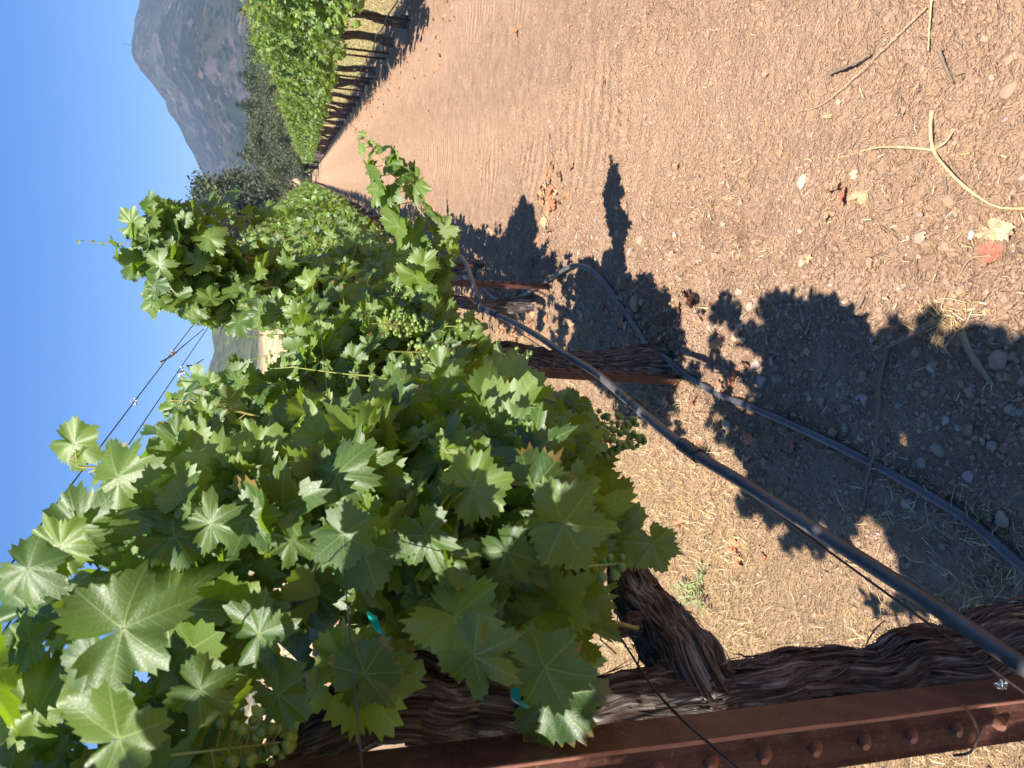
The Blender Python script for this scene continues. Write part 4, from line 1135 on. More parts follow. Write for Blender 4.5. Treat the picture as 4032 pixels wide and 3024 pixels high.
# the big post in the corner: plate towards the aisle, studded web towards the camera
def corner_post():
    root = empty('metal_post')
    ba = on_y(2120, 1522, .735); px_, py_ = ba[0], ba[1]
    top_ = on_y(954, 1674, .735)
    root.location = (px_, py_, 0)
    lean = math.atan2(top_[0] - ba[0], top_[2] - ba[2])
    m = MB(); pd, pt, wl = .074, .005, .070          # plate depth (y), thickness, web length (x)
    prof = np.array([(0, -pd * .36), (pt, -pd * .38), (pt + .001, -pd * .34), (pt, pd * .62), (0, pd * .62), (0, .004), (-wl * .42, .004), (-wl * .48, -.0035), (-wl * .9, .004), (-wl, .010), (-wl - .004, .006),
                     (-wl * .98, -.010), (-wl * .90, -.004), (-wl * .62, -.004), (-wl * .50, -.0105), (-wl * .36, -.004), (0, -.004)])
    n = len(prof); z = np.linspace(-.3, 2.1, 60)
    V = np.concatenate([np.column_stack([prof, np.full(n, q)]) for q in z])
    V[:, :2] += np.stack([vnoise(V[:, 2] * 6, V[:, 0] * 40, seed=2), vnoise(V[:, 2] * 6, V[:, 1] * 40, seed=3)], -1) * .0006
    i = np.arange(59)[:, None] * n; j = np.arange(n)[None, :]; k = (j + 1) % n
    m.add(V, np.stack([i + j, i + k, i + n + k, i + n + j], -1).reshape(-1, 4))
    m.build('post_body', M['rust'], root, False)
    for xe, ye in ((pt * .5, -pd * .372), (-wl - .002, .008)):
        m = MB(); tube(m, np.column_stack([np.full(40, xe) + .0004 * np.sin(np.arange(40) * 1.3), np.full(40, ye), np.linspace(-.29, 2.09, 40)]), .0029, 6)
        m.build('sunlit_edge', M['sunlit'], root)  # pale strip added to paint the sun-bright post edge
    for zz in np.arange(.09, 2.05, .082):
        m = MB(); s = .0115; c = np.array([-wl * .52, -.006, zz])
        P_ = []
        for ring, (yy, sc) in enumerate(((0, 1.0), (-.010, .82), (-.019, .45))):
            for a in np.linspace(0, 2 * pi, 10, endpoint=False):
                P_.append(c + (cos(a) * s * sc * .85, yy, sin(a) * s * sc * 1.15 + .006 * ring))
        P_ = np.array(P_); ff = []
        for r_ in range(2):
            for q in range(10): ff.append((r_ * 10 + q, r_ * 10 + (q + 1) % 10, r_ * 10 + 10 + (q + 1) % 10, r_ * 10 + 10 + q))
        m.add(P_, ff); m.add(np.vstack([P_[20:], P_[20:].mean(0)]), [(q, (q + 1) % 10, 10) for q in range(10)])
        m.build('stud', M['sunlit'], root)  # stud colour is paler to paint in the sun catching it
    root.rotation_euler = (0, lean, rad(15))
    tag(root, 'large rust brown studded post in the near corner', 'post', 'posts of the near row')
    return root
corner = corner_post()

# ------------------------------------------------------------------ wires
def wire(pts, r, mat, label, n=40, cat='wire', seg=6, sag=0.0):
    m = MB(); P = catmull(pts, n)
    tube(m, P, r, seg); return tag(m.build('trellis_wire', mat), label, cat, 'trellis wires')
def row_wire(x, z, y0, y1, wob, seed):
    y = np.linspace(y0, y1, 60); return np.stack([x + wob * vnoise(y * .7, 0 * y, seed=seed), y, z + wob * vnoise(y * .8, 0 * y + 3, seed=seed)], -1)
wire(row_wire(-.75, 2.15, -3, 70, .006, 1), .0021, M['dwire'], 'upper dark catch wire strung against the open sky', 200)
wire(row_wire(-.86, 2.15, -3, 70, .006, 2), .0021, M['dwire'], 'lower of the two dark wires crossing the sky', 200)
wire(row_wire(-.44, 1.56, -3, 6, .004, 3), .0009, M['dwire'], 'thin foliage wire running level through the leaves', 120)
wire([on_y(1640, 1700, .55), on_y(1440, 1520, .78), on_y(1355, 1400, 1.0), on_y(1280, 1275, 1.3), on_y(1180, 1080, 2.0), (-.70, 4.8, 1.10), (-.72, 30, 1.1)], .0022, M['dwire'], 'dark cordon wire slanting past the thick vine arm', 60)
DX, DZ = -.655, .585
wire([(DX - .0, -2, DZ), (DX, .72, DZ - .0), (DX, 1.6, DZ - .01), (DX, 3, DZ), (DX - .02, 4.8, DZ), (DX - .02, 8, DZ), (DX - .03, 40, DZ)], .0024, M['wire'], 'rusty drip wire tied along the raised hose', 90)

# ------------------------------------------------------------------ hoses
HR = .0146
h1px = [(2290, 1482), (2212, 1440), (2080, 1350), (1960, 1272), (1840, 1195), (1700, 1105), (1600, 1040), (1500, 980), (1440, 935), (1360, 868), (1290, 808), (1220, 765), (1160, 725), (1100, 692), (1045, 668)]
hx = [-.630] * 9 + [-.628, -.626, -.624, -.622, -.62, -.62]
h1 = [on_x(a, b, X) for (a, b), X in zip(h1px, hx)]
e = h1[-1]
h1 += [on_y(1032, 645, e[1] + .10), on_y(1026, 625, e[1] + .22), on_y(1018, 600, e[1] + .5), on_y(1012, 580, e[1] + .85), on_y(1000, 560, e[1] + 1.2), on_y(985, 548, e[1] + 1.6), on_y(968, 541, e[1] + 2.0), on_y(945, 530, e[1] + 2.4)]
root = empty('irrigation_hose', h1[3]); offh = h1[3].copy()
tag(root, 'raised dark hose hung from the drip wire, its far end curving down', 'hose', 'irrigation hoses')
m = MB(); tube(m, catmull(h1, 160) - offh, HR, 16); m.build('tube', M['hose'], root)
def sleeve(root, off, A, B, r, rings=5):
    m = MB(); P = catmull([A, B], 4 * rings + 1) - off
    rr = r * (1 + .07 * np.cos(np.arange(4 * rings + 1) * pi / 2)); tube(m, P, rr, 16); return m.build('coupling', M['black'], root)
sleeve(root, offh, h1[7] + (h1[6] - h1[7]) * .10, h1[7] + (h1[8] - h1[7]) * .42, HR * 1.28)
sleeve(root, offh, h1[14] + (h1[13] - h1[14]) * .05, h1[14] + (h1[13] - h1[14]) * .55, HR * 1.3, 3)
def loop_tie(root, off, c, ax, r, drop):
    m = MB(); ax = nrm(ax); n_ = nrm(np.cross(ax, [0, 0, 1])); b = np.cross(ax, n_)
    P = [c - off + (n_ * cos(t) + b * sin(t)) * r for t in np.linspace(0, 2 * pi, 15)]
    tube(m, P, .0024, 6); tube(m, catmull([c - off - n_ * 0 + b * 0 + np.array([-r, 0, 0]), c - off + np.array([-r - .02, .01, drop])], 4), .003, 6)
    V, F = ico(1); m.add(V * .007 + (c - off + np.array([-r - .012, 0, drop * .6])), F)
    return m.build('hose_tie', M['black'], root)
loop_tie(root, offh, on_x(1368, 876, -.628), h1[9] - h1[8], HR * 1.35, .025)
loop_tie(root, offh, on_x(1036, 660, -.62), h1[14] - h1[13], HR * 1.4, .03)
for px in ((1802, 1170), (1115, 702)):
    c = on_x(*px, -.63) - offh - (0.004, 0, .022); m = MB(); tube(m, [c + (0, 0, .012), c - (0, 0, .012)], [.009, .007], 8); tube(m, [c - (.012, .010, .002), c + (.012, .01, -.002)], .003, 6); m.build('drip_emitter', M['black'], root)

h2px = [(2330, 1318), (2212, 1225), (2100, 1128), (2000, 1065), (1900, 1008), (1800, 958), (1700, 912), (1620, 878), (1540, 845), (1480, 808), (1445, 778), (1400, 745), (1382, 715), (1355, 678), (1330, 640), (1300, 602), (1272, 580), (1240, 574), (1210, 588), (1180, 608), (1140, 632), (1095, 652)]
hz = [.016] * 9 + [.03, .05, .06, .03, .02, .02, .03, .05, .06, .05, .04, .05, .06]
h2 = [on_z(a, b, z) for (a, b), z in zip(h2px, hz)]
h2 += [np.array([-.86, 6.2, .05]), np.array([-.80, 6.9, .06]), np.array([-.75, 8.0, .05]), np.array([-.85, 12, .03])]
root = empty('irrigation_hose', h2[5]); off2 = h2[5].copy()
tag(root, 'dark hose lying on the gravel that loops round the trunk feet', 'hose', 'irrigation hoses')
m = MB(); tube(m, catmull(h2, 190) - off2, HR, 16); m.build('tube', M['hose'], root)
# ground line along the far row
m = MB(); y = np.linspace(11, 60, 80); tube(m, np.stack([XR - .08 + .05 * vnoise(y * .8, y * 0, seed=4), y, .38 + .03 * np.sin(y * 2 * pi / 2.03)], -1), .010, 8)
tag(m.build('irrigation_hose', M['hose']), 'thin dark hose slung low between the trunks across the aisle', 'hose', 'irrigation hoses')

# ------------------------------------------------------------------ ties, clips and dry canes on the wires
for px, X, ang, lab in [((818, 1352), -.50, .4, 'teal tie tape loop on a shaded shoot'), ((1133, 1508), -.62, 1.3, 'teal tie tape hooked at the top of the bare trunk')]:
    c = on_x(*px, X); m = MB(); t = np.linspace(-1.9, 1.9, 12)
    C_ = np.stack([np.sin(t) * .018, np.cos(t) * .012, t * .006], -1)
    rot = Matrix.Rotation(ang, 3, 'X'); C_ = np.array([rot @ Vector(q) for q in C_])
    V = np.stack([C_ - (0.003, 0.003, .006), C_ + (.003, .003, .006)], 1).reshape(-1, 3); f = np.arange(11) * 2
    m.add(V, np.stack([f, f + 1, f + 3, f + 2], -1)); tag(m.build('tie_tape', M['teal'], loc=c), lab, 'tie', 'teal ties')
def twig_obj(pts, r, lab, rnd=.8, name='dry_cane', cat='twig', mat='twig', group=None, forks=()):
    c = np.array(pts[len(pts) // 2]); m = MB()
    for ps, rr in [(pts, r)] + list(forks):
        P = catmull(ps, 16) - c; n = len(P)
        R = np.linspace(rr, rr * .55, n) * (1 + .35 * (np.arange(n) % 5 == 0)); tube(m, P, R, 7, 0, True, rnd)
    return tag(m.build(name, M[mat], loc=c), lab, cat, group)
zw = 2.15
a = on_z(*(345, 783), zw) if False else on_x(372, 765, -.75)
twig_obj([on_x(345, 783, -.75), on_x(372, 768, -.745), on_x(395, 748, -.74), on_x(440, 711, -.74)], .0034, 'dry cane stub caught on the upper sky wire', .9)
twig_obj([on_x(404, 790, -.86), on_x(420, 788, -.86), on_x(439, 776, -.855)], .0036, 'forked dry cane stub hanging from the lower sky wire', .95, forks=[([on_x(404, 790, -.86), on_x(418, 806, -.85), on_x(432, 822, -.85)], .003)])
def clip(px, X, s, lab):
    c = on_x(*px, X); m = MB(); V, F = ico(1); r_ = np.random.default_rng(int(px[0]))
    for q in range(5): tube(m, catmull([r_.normal(0, s, 3) for _ in range(4)], 10), s * .22, 5)
    tag(m.build('wire_clip', M['zinc'], loc=c), lab, 'clip', 'wire clips')
clip((391, 803), -.86, .010, 'bright crimped wire clip on the lower sky wire')
clip((372, 764), -.75, .008, 'small silver knot on the upper sky wire by the cane stub')
clip((290, 868), -.75, .006, 'frayed dark tendril knot halfway along the upper sky wire')
clip((2166, 1480), -.665, .006, 'pale crimp joining the drip wire to the corner post')
m = MB(); q0 = on_y(2085, 1540, .70)
tube(m, catmull([on_y(2080, 1522, .70), on_y(2100, 1550, .695), on_y(2112, 1590, .70), on_y(2095, 1625, .72), on_y(2060, 1632, .74)], 16) - q0, .0022, 6)
tag(m.build('wire_hook', M['wire'], loc=q0), 'bent rusty wire hook twisted round the corner post', 'hook')

# ------------------------------------------------------------------ stones and gravel
def stone_shape(rng, sub, rough=.22):
    V, F = ico(sub); s = rng.uniform(0, 50, 3)
    d = 1 + rough * 1.6 * fbm(V[:, 0] * 1.1 + s[0], V[:, 1] * 1.1 + s[1], V[:, 2] * 1.1 + s[2], oct=3, seed=3)
    W = V * d[:, None]
    for q in range(8):     # chip flat facets
        n = nrm(rng.normal(0, 1, 3)); lim = rng.uniform(.5, .85); e = W @ n
        W = W - np.clip(e - lim, 0, 9)[:, None] * n * .9
    return W, F
rng = np.random.default_rng(9)
ST = [((1383, 655), 20, .48, 'brown wedge shaped stone tilted against the hose shadow'), ((1644, 824), 17, .70, 'ochre flat topped stone nearest the hose below the leaf shadow'), ((1672, 820), 12, .60, 'grey rounded stone touching the ochre flat one'),
      ((1801, 934), 13, .30, 'brown angular stone in the leaf shadow beside the lying hose'), ((1832, 926), 10, .62, 'small grey stone next to the brown angular one'), ((1748, 859), 9, .97, 'pale rounded pebble in the shadow'),
      ((1776, 869), 13, .9, 'pinkish slab stone in the leaf shadow'), ((1711, 897), 10, .6, 'dark grey pebble right above the lying hose'), ((1819, 829), 9, .72, 'tan square pebble in the middle of the leaf shadow'),
      ((1903, 975), 11, .78, 'long buff stone just above the lying hose'), ((1967, 1087), 16, .74, 'large buff stone below the lying hose'), ((2168, 1121), 20, .78, 'largest pale block between the two hoses'),
      ((2172, 778), 26, .55, 'big smooth half shaded boulder at the picture edge'), ((1988, 763), 13, .55, 'round grey stone by the straw tuft'), ((2000, 1000), 11, .6, 'dull grey stone touching the upper side of the lying hose'), ((1013, 592), 16, 1.0, 'pale cream stone at the foot of the fourth vine post'),
      ((2100, 700), 14, .45, 'pale crumbly clod above the straw tuft'), ((2040, 1180), 12, .7, 'tan chip between the hose ends'), ((1640, 650), 12, .45, 'light clod on the sunny gravel'), ((2155, 965), 13, .6, 'lone round stone in deep shadow near the frame edge')]
for px, pr, rn, lab in ST:
    c = on_z(*px); F_ = np.dot(c - C0, fF); r_ = pr * 1.823 * F_ / FPX
    W, F = stone_shape(rng, 3); W = W * np.array([1, .85 + .3 * rng.uniform(), .62]) * r_
    a = rng.uniform(0, 6.3); W = W @ np.array([[cos(a), sin(a), 0], [-sin(a), cos(a), 0], [0, 0, 1]])
    m = MB(); m.add(W, F, None, rn)
    tag(m.build('stone', M['stone'], loc=(c[0], c[1], float(gz(c[0], c[1])) + r_ * .30)), lab, 'stone', 'larger stones')

def scatter(n, xr, yr, smin, smax, pw, sub, dens=None, rndf=None):
    x = rng.uniform(*xr, n); y = yr[0] + (yr[1] - yr[0]) * rng.uniform(0, 1, n) ** pw
    if dens is not None:
        k_ = rng.uniform(0, 1, n) < dens(x, y); x, y = x[k_], y[k_]
    n = len(x); s = smin * (smax / smin) ** (rng.uniform(0, 1, n) ** 2.2)
    T = [stone_shape(rng, sub, .3) for _ in range(10)]
    mb = MB(); z = gz(x, y); tv = rng.integers(0, 10, n)
    for v in range(10):
        ix = np.where(tv == v)[0]; c = len(ix)
        if c == 0: continue
        V, F = T[v]; a = rng.uniform(0, 6.3, c); ca, sa = np.cos(a), np.sin(a)
        sc = s[ix][:, None] * rng.uniform(.7, 1.25, (c, 3)) * np.array([1, 1, .72])
        W = V[None] * sc[:, None]
        Wx = W[..., 0] * ca[:, None] - W[..., 1] * sa[:, None]; Wy = W[..., 0] * sa[:, None] + W[..., 1] * ca[:, None]
        W = np.stack([Wx + x[ix][:, None], Wy + y[ix][:, None], W[..., 2] + (z[ix] + s[ix] * .18)[:, None]], -1)
        r_ = rng.uniform(0, 1, c) if rndf is None else rndf(x[ix], y[ix], c)
        mb.add(W.reshape(-1, 3), ((np.arange(c) * len(V))[:, None, None] + F[None]).reshape(-1, 3), None, np.repeat(r_, len(V)))
    return mb
rowd = lambda x, y: .36 + .64 * np.exp(-((x + .45) / .45) ** 2)
g = scatter(52000, (-1.4, 2.3), (.9, 6.0), .0030, .010, 1.5, 0, rowd, lambda x, y, c: np.where(rng.uniform(0, 1, c) < .15 + .5 * np.exp(-((x + .45) / .4) ** 2), rng.uniform(0, 1, c), rng.uniform(0, .5, c)))
g2 = scatter(24000, (-1.2, 2.1), (.9, 5.0), .0042, .0115, 1.3, 1, lambda x, y: (.3 + .7 * rowd(x, y)) * (.35 + .65 * (vnoise(x * 3, y * 3, seed=55) > -.1)), lambda x, y, c: rng.uniform(0, .5, c))
tag(g2.build('soil_clods', M['stone'], smooth=False), 'broken clods of tan soil on the ground close by', 'soil', kind='stuff')
tag(g.build('gravel', M['stone'], smooth=False), 'loose gravel and crumbs of soil over the ground', 'gravel', kind='stuff')
g = scatter(1500, (-.95, .6), (.9, 6.5), .009, .022, 1.4, 2, lambda x, y: .15 + .85 * np.exp(-((x + .45) / .38) ** 2))
tag(g.build('gravel', M['stone'], smooth=False), 'coarser pebbles thick along the foot of the near row', 'gravel', kind='stuff')
g = scatter(22000, (-.6, 2.6), (.9, 24), .0035, .016, 1.5, 0, lambda x, y: .35 + .65 * (vnoise(x * 2.2, y * 2.2, seed=71) > -.1), lambda x, y, c: rng.uniform(0, .5, c))
tag(g.build('soil_clods', M['stone'], smooth=False), 'crumbled clods of tan soil along the aisle', 'soil', kind='stuff')

# ------------------------------------------------------------------ twigs
def Z3(a, b, z=.006): return on_z((2400 + a / 1.3554) * .5486, b / 1.3554 * .5486, z)
def Z6(a, b, z=.008): return on_z((2600 + a / 1.508) * .5486, (1000 + b / 1.508) * .5486, z)
twig_obj([Z3(1720, 598), Z3(1712, 690, .02), Z3(1728, 800, .015), Z3(1790, 890, .03), Z3(1900, 1000, .015), Z3(2060, 1102, .01), Z3(2230, 1112)], .0052, 'long pale forked twig on sunny soil by the tan leaf', .05, forks=[([Z3(1728, 800, .015), Z3(1550, 785, .03), Z3(1400, 792, .015), Z3(1236, 842)], .0042), ([Z3(1728, 800, .012), Z3(1790, 760, .02), Z3(1842, 690)], .0036)])
twig_obj([Z3(1758, 268), Z3(1785, 340), Z3(1832, 440)], .0055, 'short dark stick pointing down the bare soil', .9)
twig_obj([Z3(1178, 392), Z3(1290, 345, .02), Z3(1390, 288)], .0055, 'crooked grey stick on the sunny aisle', .85)
twig_obj([Z3(1788, 945), Z3(1796, 1050), Z3(1796, 1140)], .0045, 'thin dark stick under the long pale twig', 1.0)
twig_obj([Z3(1718, 0), Z3(1708, 130), Z3(1700, 270)], .0030, 'straight straw stalk at the picture edge', .0)
twig_obj([Z3(1215, 890), Z3(1185, 1000), Z3(1135, 1100)], .0022, 'slim straw stalk above the curled brown leaves', .0)
twig_obj([Z3(1690, 600 - 560), Z3(1180, 905 - 380), Z3(1000, 1030 - 430)], .0016, 'hair thin straw lying across the open aisle', .1)
twig_obj([Z6(1620, 400, .03), Z6(1490, 480, .03), Z6(1350, 555, .02)], .0085, 'broken grey cane by the straw tuft', .75, forks=[([Z6(1480, 485, .03), Z6(1560, 440, .05)], .004)])
twig_obj([Z6(1350, 560, .02), Z6(1300, 780, .03), Z6(1295, 950, .04), Z6(1270, 1180, .05), Z6(1240, 1290, .03), Z6(1190, 1640)], .0058, 'long knotty cane passing beneath the lying hose in shadow', .95)
twig_obj([Z6(1790, 470, .03), Z6(1850, 600, .025), Z6(1950, 740, .02), Z6(2050, 880), Z6(2140, 1000)], .0085, 'thick brown cane running out of the straw tuft', .6)
twig_obj([Z6(170, 1060), Z6(180, 960), Z6(200, 900)], .0045, 'small split stick under the lying hose bend', .6)
twig_obj([Z6(860, 480), Z6(885, 420), Z6(900, 330)], .006, 'stubby brown stick at the edge of the leaf shadow', .7)
twig_obj([Z6(1140, 360), Z6(1190, 290, .02), Z6(1220, 215)], .006, 'dark stick on sunny gravel above the leaf shadow', .9)
twig_obj([Z6(1100, 1840, .02), Z6(1270, 1860, .02), Z6(1420, 1890, .015), Z6(1600, 2000)], .0055, 'pale stick crossing under the raised hose', .4)
twig_obj([on_z(1185, 290, .01), on_z(1187, 340, .03), on_z(1183, 395, .02)], .0045, 'dead stalk standing by the heap of red leaves on the aisle', .6)

# ------------------------------------------------------------------ fallen leaves
rng = np.random.default_rng(14)
def fallen(px, pr, lab, rn=.5, mat='dead', tilt=.5, curl=2.2, lift=.012, group='fallen leaves'):
    c = on_z(*px); F_ = np.dot(c - C0, fF); r_ = pr * 1.823 * F_ / FPX
    m = MB(); a = rng.uniform(0, 6.3)
    N = nrm(np.array([rng.normal(0, tilt), rng.normal(0, tilt), 1.0])); 
    add_leaves(m, rng, [(0, 0, 0)], N, (cos(a), sin(a), 0), r_, 'A', rn, 0, curl)
    return tag(m.build('fallen_leaf', M[mat], loc=(c[0], c[1], float(gz(c[0], c[1])) + lift + r_ * .12)), lab, 'leaf', group)
FL = [((2145, 545), 30, 'bright red fallen leaf with a long stalk near the frame edge', .1, 'red', .2, .8), ((2150, 498), 36, 'large tan fallen leaf above the bright red one', .80, 'dead', .25, 1.0), ((2195, 500), 24, 'pale curled leaf flap beside the large tan one', .92, 'dead', .5, 2),
      ((1842, 425), 22, 'rust red curled leaf in the middle of a small heap', .15, 'dead', .6, 2.4), ((1822, 412), 26, 'drooping brown leaf at the edge of a small heap', .55, 'dead', .8, 2.6), ((1868, 425), 24, 'buff crumpled leaf closing a small heap', .75, 'dead', .7, 2.6), ((1804, 462), 20, 'dull tan leaf just below a small heap', .7, 'dead', .5, 2.4), ((1858, 378), 12, 'small yellowish leaf lying flat on soil', .95, 'dead', .2, .8),
      ((1490, 637), 18, 'red brown leaf over the hose shadow', .12, 'dead', .6, 2.4), ((1502, 655), 20, 'crumpled red brown leaf below another of the same', .2, 'dead', .6, 2.6), ((1482, 668), 15, 'faded orange leaf scrap near the leaf pair', .4, 'dead', .6, 2.4),
      ((1557, 742), 20, 'orange brown leaf at the top of the leaf shadow', .25, 'dead', .6, 2.2), ((1602, 735), 24, 'beige crumpled leaf at the top of the leaf shadow', .85, 'dead', .6, 2.4), ((1617, 790), 20, 'reddish leaf beside the ochre stone', .2, 'dead', .6, 2.6), ((1596, 815), 26, 'big curled red brown leaf against the lying hose', .18, 'dead', .8, 2.8),
      ((1458, 868), 18, 'tan leaf scrap between the hoses', .5, 'dead', .6, 2.4), ((1508, 866), 17, 'orange leaf scrap between the hoses', .25, 'dead', .6, 2.4), ((1597, 1180), 20, 'curled brown leaf beside the green weed', .4, 'dead', .7, 2.6), ((1600, 1212), 22, 'orange brown leaf below the curled brown one by the weed', .3, 'dead', .7, 2.4), ((1478, 1130), 16, 'brown leaf in the dry grass above the weed', .4, 'dead', .7, 2.4)]
for a in FL: fallen(a[0], a[1], a[2], a[3], a[4], a[5], a[6])
twig_obj([on_z(2140, 552, .02), on_z(2095, 560, .02), on_z(2066, 605, .006)], .0026, 'red stalk of the bright red leaf', .5)
# the red heap on the aisle: leaves of one dead shoot
def litter(center, sx, sy, n, size, res='B', kk=(.0, .6), seed=1, along=None):
    r_ = np.random.default_rng(seed); m = MB()
    P = np.array(center)[None, :2] + r_.normal(0, 1, (n, 2)) * np.array([sx, sy])
    if along is not None: P = np.column_stack([along[0] + r_.normal(0, sx, n), r_.uniform(along[1], along[2], n)])
    Z = gz(P[:, 0], P[:, 1]) + .012
    add_leaves(m, r_, np.column_stack([P, Z]), nrm(np.column_stack([r_.normal(0, .55, n), r_.normal(0, .55, n), np.ones(n)])), nrm(np.column_stack([r_.normal(0, 1, (n, 2)), np.zeros(n)])), size * r_.uniform(.5, 1.1, n), res, r_.uniform(kk[0], kk[1], n), 0, 2.3)
    return m
c = on_z(1188, 428)
tag(litter(c, .10, .16, 46, .040, 'B', (.0, .75), 3).build('leaf_litter', M['dead']), 'heap of small red and tan dead leaves on the open aisle', 'leaf litter', kind='stuff')
m = litter(c, .16, .10, 110, .032, 'C', (0, .7), 5, (-.78, 2.0, 9.0))
m2 = litter(c, .22, .1, 280, .034, 'C', (0, .6), 6, (2.0, 9, 30))
tag(m.build('leaf_litter', M['dead']), 'dry leaf scraps strewn under the near row', 'leaf litter', kind='stuff')
tag(m2.build('leaf_litter', M['dead']), 'reddish leaf scraps strewn along the row across the aisle', 'leaf litter', kind='stuff')
c = on_z(1105, 700); tag(litter(c, .16, .42, 110, .036, 'B', (0, .55), 8).build('leaf_litter', M['dead']), 'band of orange leaf litter behind the raised hose', 'leaf litter', kind='stuff')

for q, (px_, pr_, lab_) in enumerate([((1120, 70), 14, 'dry red leaf scrap at the far edge of the aisle'), ((945, 145), 9, 'small rust leaf scrap near the other row'), ((925, 240), 8, 'tiny orange leaf scrap in the middle of the aisle'), ((1690, 330), 9, 'small tan leaf scrap beside the long pale twig tip'), ((1460, 360), 9, 'lone brown leaf scrap on open sunny soil'), ((1060, 500), 10, 'crumpled tan scrap beside the red heap'), ((1310, 180), 9, 'pale leaf scrap on the open aisle'), ((1760, 560), 11, 'orange leaf scrap just above the leaf shadow'), ((1925, 640), 12, 'brown curled scrap beside the straw tuft')]):
    fallen(px_, pr_, lab_, .15 + .09 * q, 'dead', .6, 2.2)
# ------------------------------------------------------------------ dry grass
def blades(n, xr, yr, hmin, hmax, seed, dens=None, lay=.9, w=.0011):
    r_ = np.random.default_rng(seed)
    x = r_.uniform(*xr, n); y = r_.uniform(*yr, n)
    if dens is not None:
        k_ = r_.uniform(0, 1, n) < dens(x, y); x, y = x[k_], y[k_]
    n = len(x); a = r_.uniform(0, 2 * pi, n); L = r_.uniform(hmin, hmax, n); el = np.abs(r_.normal(0, .45, n)) * (1.6 - lay)
    d = np.stack([np.cos(a) * np.cos(el), np.sin(a) * np.cos(el), np.sin(el)], -1)
    s = np.stack([-np.sin(a), np.cos(a), 0 * a], -1) * (w * r_.uniform(.6, 1.4, n))[:, None]
    b = np.stack([x, y, gz(x, y) + r_.uniform(.0, .022, n)], -1)
    mid = b + d * (L * .5)[:, None] + np.array([0, 0, 1]) * (L * .06)[:, None] + r_.normal(0, .08, (n, 3)) * L[:, None]; tp_ = b + d * L[:, None] - np.array([0, 0, 1]) * (L * .12)[:, None]
    tp_[:, 2] = np.maximum(tp_[:, 2], b[:, 2] * .5 + .002)
    up = np.array([0, 0, w * .8])
    V = np.stack([b - s, b + s, mid - s + up, mid + s + up, tp_], 1)
    F = np.array([(0, 1, 3), (0, 3, 2), (2, 3, 4)])
    m = MB(); m.add(V.reshape(-1, 3), ((np.arange(n) * 5)[:, None, None] + F[None]).reshape(-1, 3), None, np.repeat(r_.uniform(0, 1, n), 5)); return m
m = blades(60000, (-3.6, -.62), (.9, 6.0), .015, .075, 4, lambda x, y: sstep(-.55, -1.25, x + .45 * vnoise(x * 2, y * 2, seed=9)) * (.12 + .88 * (vnoise(x * 4, y * 4, seed=19) + .4 * vnoise(x * 13, y * 13, seed=29) > -.12)), .85, .0007)
tag(m.build('dry_grass', M['straw']), 'matted golden dry grass behind the near row', 'dry grass', kind='stuff')
m = blades(14000, (-9, -2.5), (2, 22), .05, .16, 5, None, .5, .003); tag(m.build('dry_grass', M['straw']), 'straw field stretching away behind the near row', 'dry grass', kind='stuff')
m = blades(2600, (-.7, 2.4), (.9, 5), .015, .05, 6, lambda x, y: .3 + .7 * (x < .2), .95, .0010); tag(m.build('straw_scraps', M['straw']), 'scattered straw bits on the bare soil', 'straw', kind='stuff')
m = blades(30000, (3.1, 8.5), (10, 44), .04, .13, 7, None, .5, .006); tag(m.build('meadow_grass', M['meadow']), 'thin green and straw grass beyond the row across the aisle', 'grass', kind='stuff')
c = on_z(2060, 690); m = blades(90, (c[0] - .06, c[0] + .05), (c[1] - .06, c[1] + .07), .04, .09, 8, None, .85, .0009); tag(m.build('straw_tuft', M['straw']), 'dry straw tuft where the broken canes meet', 'tuft')

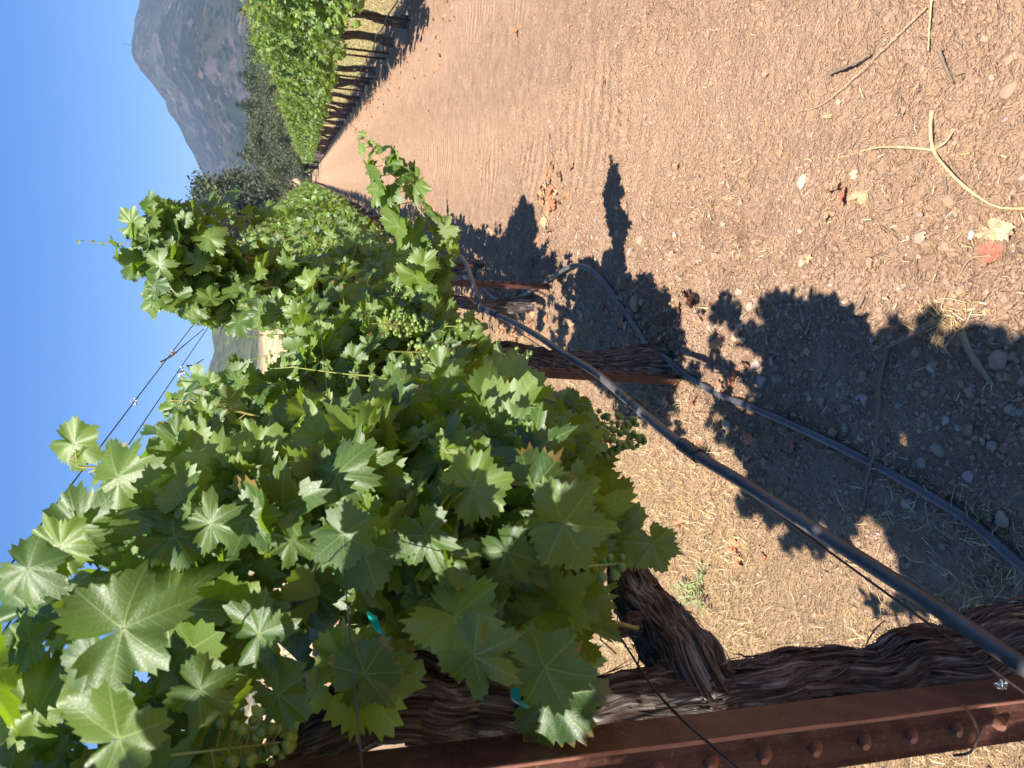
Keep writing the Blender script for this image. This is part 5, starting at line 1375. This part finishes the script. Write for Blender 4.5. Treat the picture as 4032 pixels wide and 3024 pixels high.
# ------------------------------------------------------------------ green weed
c = on_z(1515, 1255); rng = np.random.default_rng(23)
root = empty('weed_plant', (c[0], c[1], 0)); tag(root, 'small green weed growing in the dry grass', 'weed')
for q in range(7):
    a = rng.uniform(0, 6.3); L = rng.uniform(.08, .17); el = rng.uniform(.25, .9)
    P = catmull([(0, 0, 0), (cos(a) * L * .5, sin(a) * L * .5, L * .5 * sin(el) + .02), (cos(a) * L, sin(a) * L, L * sin(el))], 8)
    m = MB(); tube(m, P, np.linspace(.0025, .001, 8), 5, 1); n = 9; ix = np.linspace(2, 7, n).astype(int)
    for k_, i_ in enumerate(ix):
        aa = a + (1.0 if k_ % 2 else -1.0) + rng.normal(0, .3); s = rng.uniform(.018, .034); d_ = np.array([cos(aa), sin(aa), rng.normal(.2, .3)]); sd = nrm(np.cross(d_, [0, 0, 1])) * s * .22
        b = P[i_]; V = np.array([b, b + d_ * s * .4 + sd, b + d_ * s * .4 - sd, b + d_ * s * .8 + sd * .7 + (0, 0, .003), b + d_ * s * .8 - sd * .7 + (0, 0, .003), b + d_ * s * 1.15])
        m.add(V, [(0, 2, 1), (1, 2, 4), (1, 4, 3), (3, 4, 5)], None, rng.uniform(0, 1))
    m.build('stem', [M['weed'], M['stem']], root)

# ------------------------------------------------------------------ haze
m = MB(); hx0, hx1, hy0, hy1, hz0, hz1 = -4900, 4900, -190, 5900, -35, 760
V = [(hx0, hy0, hz0), (hx1, hy0, hz0), (hx1, hy1, hz0), (hx0, hy1, hz0), (hx0, hy0, hz1), (hx1, hy0, hz1), (hx1, hy1, hz1), (hx0, hy1, hz1)]
m.add(V, [(0, 3, 2, 1), (4, 5, 6, 7), (0, 1, 5, 4), (1, 2, 6, 5), (2, 3, 7, 6), (3, 0, 4, 7)])
k = NT('valley haze'); pv = k.n('ShaderNodeVolumePrincipled'); pv.inputs['Density'].default_value = .00017; pv.inputs['Color'].default_value = (.50, .68, 1.0, 1); pv.inputs['Anisotropy'].default_value = 0.1
k.link(pv.outputs[0], k.out.inputs['Volume'])
hz_ = m.build('haze', k.m, smooth=False); tag(hz_, kind='stuff')
